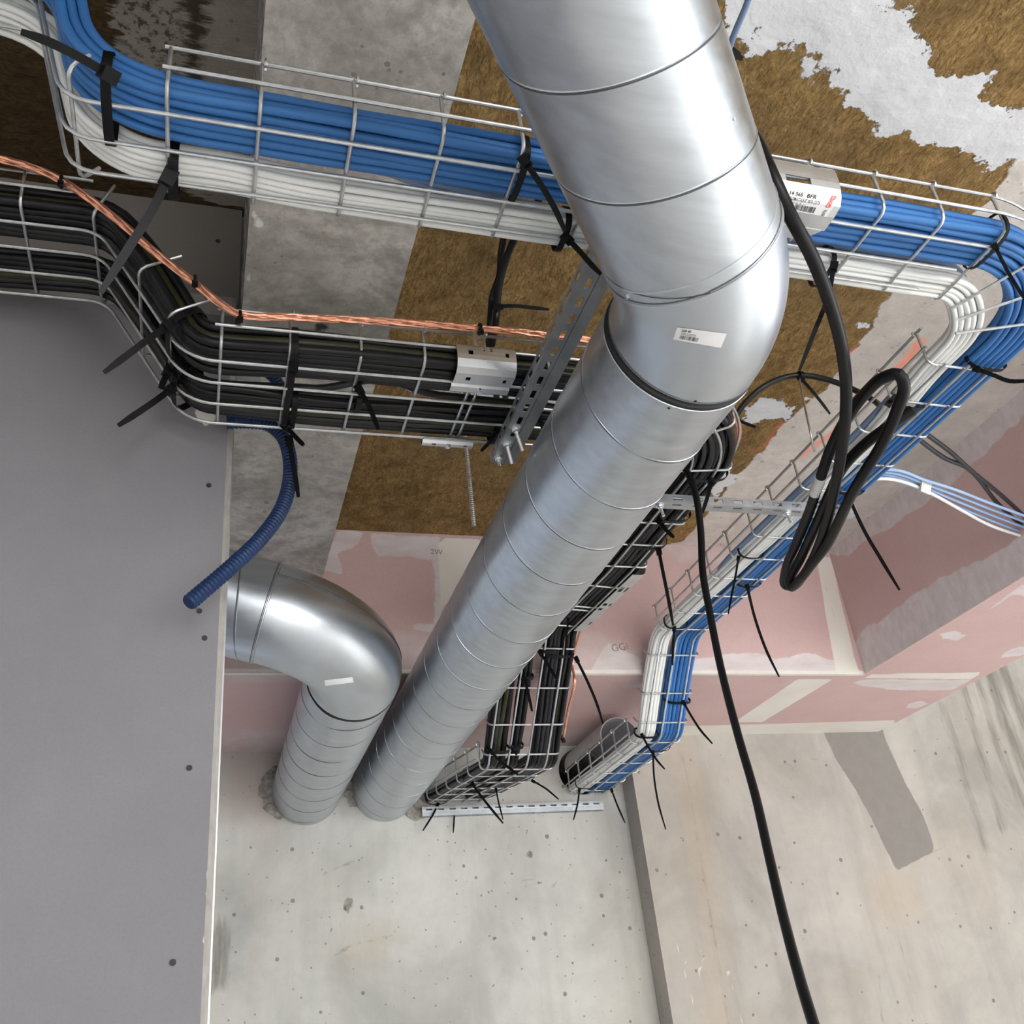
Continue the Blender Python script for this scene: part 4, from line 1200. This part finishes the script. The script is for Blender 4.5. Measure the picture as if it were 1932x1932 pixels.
# heavy black flex: comes past the duct and ends in a hanging coil
CZ_ = [(1335, 90, 1.256), (1345, 110, 1.18), (1362, 145, 1.09), (1385, 190, 1.03), (1408, 235, 1.0), (1434, 280, .955), (1458, 335, .90), (1490, 405, .865), (1530, 480, .85), (1562, 560, .84), (1585, 640, .83), (1596, 720, .82), (1595, 790, .805), (1588, 850, .795), (1575, 920, .785), (1560, 985, .778), (1540, 1042, .775), (1518, 1082, .775), (1497, 1106, .780), (1481, 1104, .792), (1482, 1076, .803), (1500, 1030, .808), (1525, 970, .810), (1546, 908, .812), (1566, 850, .825), (1592, 798, .830), (1630, 745, .825), (1666, 713, .815), (1695, 706, .805), (1706, 728, .795), (1694, 770, .785), (1664, 838, .775), (1632, 890, .768), (1604, 938, .764), (1580, 990, .760), (1559, 1030, .758), (1534, 1062, .757), (1512, 1090, .757), (1492, 1108, .764), (1489, 1098, .772), (1512, 1050, .792), (1540, 990, .798), (1566, 930, .803), (1592, 880, .808), (1632, 838, .812), (1680, 802, .815), (1722, 774, .825)]
fl = free_cable('flex_cable', M['flex'], .0092, [at_z(x, y, z) for x, y, z in CZ_], 'heavy black flexible cable hanging in a twisted coil before the blue bundle', n=14)
mb = MB(); a_, b_ = at_z(1537, 931, .811), at_z(1549, 900, .8125); mb.tube([a_.lerp(b_, i / 4) for i in range(5)], .0102, 16); mb.build('tape_band', M['tape'], fl)
# long lead dropping from the power tray past the bulkhead
pts = [at_d(x, y, t) for x, y, t in [(1288, 880, 1.86), (1300, 897, 1.83), (1314, 940, 1.80), (1322, 1000, 1.77), (1326, 1080, 1.72), (1338, 1150, 1.68), (1360, 1260, 1.60), (1392, 1385, 1.50), (1425, 1500, 1.41), (1450, 1610, 1.33), (1478, 1730, 1.25), (1510, 1850, 1.17), (1545, 1965, 1.10)]]
free_cable('drop_cable', M['flex'], .0062, pts, 'single black lead hanging straight down past the pink bulkhead to the bottom')
# arched cable right of the elbow
pts = [at_z(x, y, z) for x, y, z in [(1380, 800, 1.10), (1402, 765, 1.13), (1440, 730, 1.16), (1480, 712, 1.18), (1512, 708, 1.18), (1560, 716, 1.16), (1610, 735, 1.12), (1650, 757, 1.06), (1668, 775, 1.0)]]
free_cable('power_cable', M['charcoal'], .0062, pts, 'black cable arching under the wool ceiling from the bend of the big duct')
# pair of dark grey cables running off to the right
for k, (dx, dy, lb) in enumerate(((0, 0, 'upper dark grey cable of the pair leaving the blue bundle to the right'), (-8, 14, 'lower dark grey cable of the pair leaving the blue bundle to the right'))):
    pts = [at_z(x + dx, y + dy * (1 if i < 3 else -.4 if i == 3 else 1), .97) for i, (x, y) in enumerate([(1712, 792), (1738, 812), (1790, 850), (1835, 890), (1890, 935), (1960, 1000)])]
    free_cable('power_cable', M['charcoal'], .0048, pts, lb)
# pale blue leads and one white one bound with a tape
names = ['topmost pale blue lead of the taped bunch leaving right', 'second pale blue lead of the taped bunch leaving right', 'third pale blue lead of the taped bunch leaving right', 'lowest pale blue lead of the taped bunch leaving right']
base = [(1632, 897), (1665, 893), (1700, 899), (1742, 915), (1800, 938), (1860, 962), (1960, 1000)]
fan = [0, 0, .3, .3, .8, .9, 1.0]
for k in range(4):
    pts = [at_z(x, y + (k - 1.5) * (5.0 + 6 * fan[i]), .955 + .002 * k) for i, (x, y) in enumerate(base)]
    free_cable('data_cable', M['pale_blue'], .0034, pts, names[k])
pts = [at_z(x, y, .95) for x, y in [(1636, 905), (1668, 903), (1700, 908), (1738, 922), (1770, 938), (1820, 966), (1870, 992), (1960, 1022)]]
free_cable('data_cable', M['white'], .0036, pts, 'single white lead parting below the taped pale blue bunch')
p = at_z(1740, 915, .952); q = at_z(1752, 920, .952)
mb = MB(); d_ = (q - p).normalized(); u_ = CY; mb.box((p + q) / 2, (q - p) * .75, (u_ - d_ * u_.dot(d_)).normalized() * .0145, CZ * .0052)
tag(mb.build('tape_wrap', M['tape'], smooth=False), 'white tape wrapped round the pale blue leads', 'tape')
# two cables crossing the wool between the trays
for k, (pp, lb) in enumerate((([(1040, 330), (1020, 372), (985, 425), (958, 480), (942, 540), (936, 600), (928, 650)], 'right-hand black cable of the two crossing the wool between the trays'), ([(1028, 345), (950, 430), (944, 480), (940, 520), (930, 570), (924, 625), (922, 655)], 'left-hand black cable of the two crossing the wool between the trays'))):
    if k == 1: pp = [(968, 330), (955, 420), (945, 480), (942, 520), (929, 560), (924, 620), (920, 650)]
    zz = [1.225, 1.23, 1.235, 1.22, 1.19, 1.15, 1.08]
    free_cable('power_cable', M['black'], .0062, [at_z(x, y, z) for (x, y), z in zip(pp, zz)], lb)
for k, (x0, lb) in enumerate(((938, 'left black cable seen dropping behind the folded plate'), (955, 'right black cable seen dropping behind the folded plate'))):
    free_cable('power_cable', M['black'], .006, [at_z(x0, 690, 1.12), at_z(x0 - 1, 730, 1.1), at_z(x0 - 2, 770, 1.08)], lb)
# grey-blue cable at the very top behind the duct
free_cable('data_cable', M['blue_grey'], .0040, [at_z(x, y, 1.10) for x, y in [(1425, -40), (1408, 10), (1385, 65), (1370, 110)]], 'grey-blue cable running up behind the top of the big duct')


# ================================================================== RAILS, RODS
def rail(name, origin, ex, ey, ez, L, Wd, H, label, slots, bolts=(), slot_off=0.0):
    """perforated channel: base Wd wide facing -ez, two flanges H high along +ez, length along ex"""
    root = empty(name, origin); tag(root, label, 'support rail', 'perforated support rails')
    O = Vector(origin)
    cols = [0.0]; hole_cols = []
    x = slot_off + .012
    while x + .024 < L:
        cols += [x, x + .020]; hole_cols.append(len(cols) - 2); x += slots
    cols.append(L)
    hw = Wd / 2
    rows = [(-hw, H), (-hw, H * .72), (-hw, H * .30), (-hw, 0), (-hw * .55, 0), (-hw * .18, 0), (hw * .05, 0), (hw * .10, .003), (hw * .15, 0), (hw, 0), (hw, H * .30), (hw, H * .72), (hw, H)]
    holes = set()
    for c in hole_cols:
        holes.add((4, c)); holes.add((1, c)); holes.add((10, c))
    folded_sheet(rows, cols, lambda r, s_: O + ex * s_ + ey * r[0] + ez * r[1], holes, M['rail'], 'channel', root, .0016)
    for (s_, w_, ln, dv) in bolts:
        c = O + ex * s_ + ey * w_
        mb = MB(); mb.tube([c - ez * .0035, c + ez * .001], .0085, 16); mb.tube([c - ez * .007, c - ez * .0035], .0060, 6)
        if ln: mb.tube([c - ez * .006, c - ez * .006 + (dv * ln)], .0030, 8)
        mb.build('bolt', M['bolt'], root)
    return root
dvec = Vector((0.25, -0.25, -.95)).normalized()
rail('perforated_rail', (.476, .66, .892), Vector((0, 1, 0)), Vector((1, 0, 0)), Vector((0, 0, 1)), .69, .042, .021, 'slotted zinc rail crossing under the black cables beside the big duct', .036,
     bolts=[(.585, -.008, .034, Vector((.35, .35, -.87)).normalized()), (.63, -.010, .030, Vector((.3, .4, -.87)).normalized()), (.675, -.012, .012, Vector((0, 0, -1)))])
rail('perforated_rail', (.70, 1.452, .888), Vector((1, 0, 0)), Vector((0, 1, 0)), Vector((0, 0, 1)), .56, .023, .018, 'slotted zinc rail crossing under both trays in front of the bulkhead', .044, bolts=[(.12, .0, .02, Vector((.1, -.1, -1)).normalized()), (.40, .0, .02, Vector((.1, -.1, -1)).normalized())])
rail('perforated_rail', (.645, Y_W - .024, .660), Vector((1, 0, -.005)), Vector((0, 0, -1)), Vector((0, 1, 0)), .585, .026, .023, 'slotted zinc rail screwed to the back wall under both tray ends', .036)
# upright studding through the power tray
def rod(p, z0, z1, label, nut_z=None):
    root = empty('threaded_rod', (p[0], p[1], z1)); tag(root, label, 'threaded rod', 'threaded rods')
    mb = MB(); n = int((z1 - z0) / .0012); mb.tube([(p[0], p[1], z0 + (z1 - z0) * i / n) for i in range(n + 1)], .0044, 10, rfun=lambda s_: .0041 + .0004 * math.sin(2 * math.pi * s_ / .0045))
    mb.build('rod', M['thread'], root)
    if nut_z:
        mb = MB(); mb.tube([(p[0], p[1], nut_z - .004), (p[0], p[1], nut_z + .004)], .0085, 6); mb.build('nut', M['bolt'], root, smooth=False)
pr_ = at_z(866, 700, Z_C)
rod((pr_.x, pr_.y), .885, Z_C, 'threaded rod dropping below the smaller folded plate before the wool')
# wire stay holding the arched cable
mb = MB(); mb.tube(smooth_path([at_z(1508, 712, 1.17), at_z(1518, 765, 1.06), at_z(1530, 820, .985), at_z(1536, 852, .96)], .01), .0022, 8)
tag(mb.build('wire_stay', M['wire']), 'thin zinc wire stay between the arched black cable and the tray edge', 'wire')


# ================================================================== CABLE TIES
def tie(label, head, tail, band=None, wd=.0062, face=None, dist=None, group=None):
    """head: 3D point; tail: 3D points from the head; band: closed loop of 3D points with an axis for the width"""
    root = empty('cable_tie', head); tag(root, label, 'cable tie', 'black cable ties')
    if band:
        loop, ax = band
        mb = MB(); k = len(loop); vs = []
        cen = sum(loop, Vector()) / k
        for p in loop:
            o_ = (p - cen).normalized()
            for (sw, so) in ((-1, 0), (1, 0), (1, 1), (-1, 1)):
                vs.append(p + ax * (wd / 2 * sw) + o_ * (.0013 * so))
        fs = []
        for i in range(k):
            i2 = (i + 1) % k
            for j in range(4): fs.append((i * 4 + j, i * 4 + (j + 1) % 4, i2 * 4 + (j + 1) % 4, i2 * 4 + j))
        mb.add(vs, fs); mb.build('band', M['tie'], root)
    view = head.normalized()
    d0 = (tail[0] - head).normalized()
    side = d0.cross(view).normalized()
    mb = MB(); mb.box(head, d0 * (wd * .85), side * (wd * .72), d0.cross(side) * (wd * .62)); mb.build('head', M['tie'], root, smooth=False)
    pts = smooth_path([head] + tail, .008); n = len(pts)
    ws = [wd * (.86 if i / n < .72 else .86 - .42 * ((i / n - .72) / .28)) for i in range(n)]
    mb = MB(); mb.strip(pts, [side] * n, ws, .0014); mb.build('tail', M['tie'], root, angle=.5)
    return root

def band_loop(T, s_, u0, u1, v0, v1, n=28, p=3.0):
    P_, t, U, V = T.fr(s_); c = P_ + U * ((u0 + u1) / 2 - T.W / 2) + V * ((v0 + v1) / 2); a = (u1 - u0) / 2; b = (v1 - v0) / 2; L_ = []
    for i in range(n):
        th = 2 * math.pi * i / n; cs, sn = math.cos(th), math.sin(th)
        L_.append(c + U * a * math.copysign(abs(cs) ** (2 / p), cs) + V * b * math.copysign(abs(sn) ** (2 / p), sn))
    return L_, t

def tray_tie(T, label, hx, hy, tail, u0, u1, vt, wd=.0062, slope=None, s_=None):
    s0, u_ = T.locate(hx, hy, -.010)
    head = T.pt(s0, u_, -.011)
    d = head.length
    tl = []
    for i, q in enumerate(tail):
        f_ = q[2] if len(q) > 2 else 1 - .012 * (i + 1)
        tl.append(at_d(q[0], q[1], d * f_))
    hd = at_d(hx, hy, d)
    return tie(label, hd, tl, band_loop(T, s_ if s_ is not None else s0, u0, u1, -.0085, vt), wd)

tray_tie(TA, 'black tie round the blue bundle where it rises at the far left, tail pointing left', 205, 140, [(150, 108), (90, 78), (40, 60)], -.004, .095, .052, .0105, s_=TA.s_of(0, -.13))
tray_tie(TA, 'broad black tie hanging from the white bundle over the black cables', 318, 335, [(285, 400), (235, 480), (190, 552)], .088, .156, .032, .0115)
tray_tie(TA, 'black tie under the blue bundle with its tail reaching to the next tie', 990, 305, [(1015, 340), (1045, 390), (1066, 436)], .004, .086, .040, .0082)
tray_tie(TA, 'black tie under the white bundle beside the big duct', 1070, 450, [(1090, 470), (1112, 495), (1133, 517)], .096, .154, .032, .0082)
tray_tie(TA, 'black tie round the white bundle right of the big duct, long tail down', 1573, 503, [(1562, 560, .98), (1535, 630, .97), (1508, 700, .96)], .094, .154, .032, .0075)
tray_tie(TA, 'black tie on the blue bundle at the right-hand tray corner', 1878, 466, [(1900, 510), (1918, 540), (1940, 575)], -.004, .082, .040, .0055)
tray_tie(TA, 'black tie on the blue bundle below the corner with a curved tail', 1845, 697, [(1875, 708), (1905, 719), (1945, 718)], .0, .078, .040, .0080)
tray_tie(TA, 'stubby black tie on the white bundle above the coil', 1678, 760, [(1684, 752), (1690, 744)], .075, .135, .032, .0085)
tray_tie(TA, 'black tie beside the coil with a long tail over the pink soffit', 1600, 935, [(1630, 1000, .98), (1665, 1060, .96), (1697, 1113, .94)], .005, .078, .040, .0080)
tray_tie(TA, 'small black tie on the white bundle with a thread-thin tail', 1393, 1053, [(1388, 1085), (1380, 1125), (1374, 1158)], .080, .140, .030, .0055)
tray_tie(TA, 'black tie on the blue bundle with a long curved tail over the pink bulkhead', 1410, 1108, [(1424, 1165, .985), (1445, 1225, .97), (1470, 1277, .955)], .004, .074, .038, .0075)
tray_tie(TA, 'black tie on the white bundle at the top of the tray drop', 1272, 1186, [(1270, 1215), (1269, 1255)], .082, .145, .030, .0070)
tray_tie(TA, 'black tie on the blue bundle halfway down the tray drop', 1290, 1326, [(1305, 1352), (1322, 1378), (1344, 1403)], .002, .076, .040, .0070)
tray_tie(TA, 'black tie round the white bundle at the foot of the tray drop', 1212, 1388, [(1225, 1412), (1240, 1435), (1254, 1451)], .084, .150, .030, .0065)
tray_tie(TA, 'black tie on the blue bundle with a tail hanging down the concrete', 1232, 1420, [(1234, 1465), (1242, 1515), (1256, 1565)], .004, .078, .038, .0060)
tray_tie(TA, 'black tie at the drilled hole with a straight tail', 1093, 1490, [(1090, 1515), (1082, 1547)], .090, .152, .030, .0062)
tray_tie(TA, 'black tie on the blue cables beside the pillar edge', 1154, 1491, [(1165, 1520), (1179, 1552)], .010, .080, .036, .0062)
tray_tie(TB, 'long black tie crossing the jog of the power tray, upper of two', 318, 614, [(280, 640, .985), (240, 670, .975), (196, 703, .965)], -.004, .100, .052, .0110)
tray_tie(TB, 'long black tie under the jog of the power tray, lower of two', 324, 733, [(292, 757, .985), (258, 780, .975), (223, 803, .965)], .105, .206, .042, .0110)
tray_tie(TB, 'short black tie end standing off the power tray edge before the partition', 318, 700, [(310, 716), (303, 733)], .10, .15, .04, .0105)
tray_tie(TB, 'black tie round the upper black bundle left of the sagging cable', 553, 695, [(548, 735), (540, 775), (535, 803)], -.004, .100, .052, .0100)
tray_tie(TB, 'black tie round the lower black bundle above the conduit', 540, 806, [(552, 818), (562, 829), (573, 840)], .108, .208, .038, .0085)
tray_tie(TB, 'black tie lying along the ribbed conduit with a long drooping tail', 546, 832, [(552, 870), (558, 905), (563, 938)], .120, .206, .038, .0090)
tray_tie(TB, 'black tie between the bundles with its tail over the lower one', 678, 735, [(692, 758), (704, 785), (714, 810)], .100, .130, .030, .0085)
tray_tie(TB, 'black tie half hidden behind the slotted rail by the duct', 1012, 780, [(1022, 800), (1032, 822)], .108, .206, .038, .0095)
tray_tie(TB, 'black tie tail poking out under the smaller folded plate', 935, 815, [(925, 832), (908, 851)], .150, .206, .038, .0070)
tray_tie(TB, 'black tie on the black cables just right of the duct bend', 1342, 907, [(1337, 930), (1325, 968)], -.002, .095, .045, .0085)
tray_tie(TB, 'black tie where the rail crosses the black cables', 1245, 985, [(1257, 1000), (1271, 1014)], .000, .100, .045, .0090)
tray_tie(TB, 'black tie above the labelled plate with a long straight tail', 1243, 1040, [(1252, 1085, .985), (1261, 1130, .975), (1270, 1180, .965)], .000, .100, .045, .0085)
tray_tie(TB, 'thin black tie emerging beside the big duct over the black cables', 1072, 1170, [(1069, 1200), (1065, 1238)], .100, .190, .040, .0055)
tray_tie(TB, 'black tie at the head of the power tray drop with a tail to the right', 1088, 1244, [(1108, 1285, .985), (1125, 1325, .975), (1138, 1366, .965)], .002, .085, .042, .0080)
tray_tie(TB, 'black tie lying across the cables at the head of the power tray drop', 1020, 1232, [(1035, 1256), (1051, 1282)], .050, .100, .042, .0080)
tray_tie(TB, 'black tie on the slim middle group of cables, upper of two', 990, 1283, [(997, 1310), (1004, 1342)], .104, .134, .034, .0080)
tray_tie(TB, 'black tie on the slim middle group of cables, lower of two', 966, 1411, [(970, 1417), (975, 1424)], .104, .134, .034, .0075)
tray_tie(TB, 'black tie on the group next to the big duct near the drop foot', 926, 1418, [(945, 1437), (962, 1450), (978, 1462)], .138, .200, .038, .0080)
tray_tie(TB, 'black tie under the power tray with its tail crossing the wall rail', 892, 1480, [(910, 1505), (930, 1530), (949, 1553)], .120, .200, .036, .0075)
tray_tie(TB, 'thin black tie hanging beside the crossing one below the power tray', 936, 1490, [(941, 1515), (949, 1546)], .080, .130, .030, .0050)
tray_tie(TB, 'leftmost black tie hanging under the power tray end by the big duct', 826, 1518, [(818, 1535), (798, 1567)], .130, .200, .034, .0062)
tray_tie(TB, 'second black tie from the big duct under the power tray end', 858, 1520, [(857, 1543), (855, 1571)], .080, .130, .034, .0055)
tray_tie(TB, 'thin black tie pointing at the drilled hole from the power tray', 1006, 1474, [(1030, 1488), (1054, 1508)], .002, .070, .034, .0055)
h = at_z(939, 579, 1.16)
tie('black tie on the two cables crossing the wool, tail to the right', h, [at_z(965, 577, 1.155), at_z(1000, 580, 1.15), at_z(1036, 584, 1.145)],
    ([at_z(937, 578, 1.17) + (Vector((1, 0, 0)) * math.cos(a) * .012 + Vector((0, .5, .86)) * math.sin(a) * .009) for a in [2 * math.pi * i / 16 for i in range(16)]], Vector((0, .86, -.5))), .0078)
h = at_z(1511, 714, 1.165)
tie('black tie hanging the arched cable under the wool, tail to the lower right', h, [at_z(1530, 735, 1.15), at_z(1548, 757, 1.14), at_z(1566, 781, 1.13)],
    ([at_z(1510, 709, 1.175) + (Vector((0, 1, 0)) * math.cos(a) * .008 + Vector((0, 0, 1)) * math.sin(a) * .009) for a in [2 * math.pi * i / 16 for i in range(16)]], Vector((1, 0, 0))), .0075)
h = at_z(1384, 789, 1.08)
tie('black tie tail pointing right from the end of the arched cable', h, [at_z(1395, 794, 1.07), at_z(1410, 800, 1.06), at_z(1426, 806, 1.05)], None, .0075)
h = at_z(1384, 100, 1.12)
tie('black tie tail beside the top of the big duct under the plaster', h, [at_z(1392, 106, 1.12), at_z(1401, 111, 1.12)], None, .0080)
# small black clips that hold the copper strand
for k, (x, y, lb) in enumerate([(116, 343, 'black clip on the copper strand at the far left'), (368, 531, 'black clip on the copper strand above the tray jog'), (453, 598, 'black clip on the copper strand beside the dark board edge'), (905, 621, 'black clip on the copper strand above the folded plate'), (1062, 1394, 'black clip at the frayed lower end of the copper strand')]):
    p = at_y(x, y, 1.108) if y < 1000 else at_x(x, y, .918); mb = MB()
    mb.tube([p + (Vector((0, 1, 0)) * math.cos(a) + Vector((0, 0, 1)) * math.sin(a)) * .0075 for a in [2 * math.pi * i / 14 for i in range(14)]], .0026, 6, closed=True)
    mb.box(p + Vector((0, -.004, -.008)), Vector((.004, 0, 0)), Vector((0, .003, 0)), Vector((0, 0, .004)))
    tag(mb.build('strand_clip', M['tie']), lb, 'clip', 'black clips on the copper strand')
# pencil notes on the pink board
def wall_text(body, x, y, size, tilt, Y, parent):
    vs, fs = text_verts(body); p = at_y(x, y, Y) ; ca, sa = math.cos(tilt), math.sin(tilt); mb = MB()
    mb.add([p + Vector(((v.x * ca - v.y * sa) * size, -.0012, (v.x * sa + v.y * ca) * size)) for v in vs], fs); mb.build('pencil_note', M['pencil'], parent, smooth=False)
wall_text('GGi', 1155, 1230, .030, .15, Y_F, bulk)
wall_text('2W', 812, 1045, .022, -.05, Y_F, bulk)
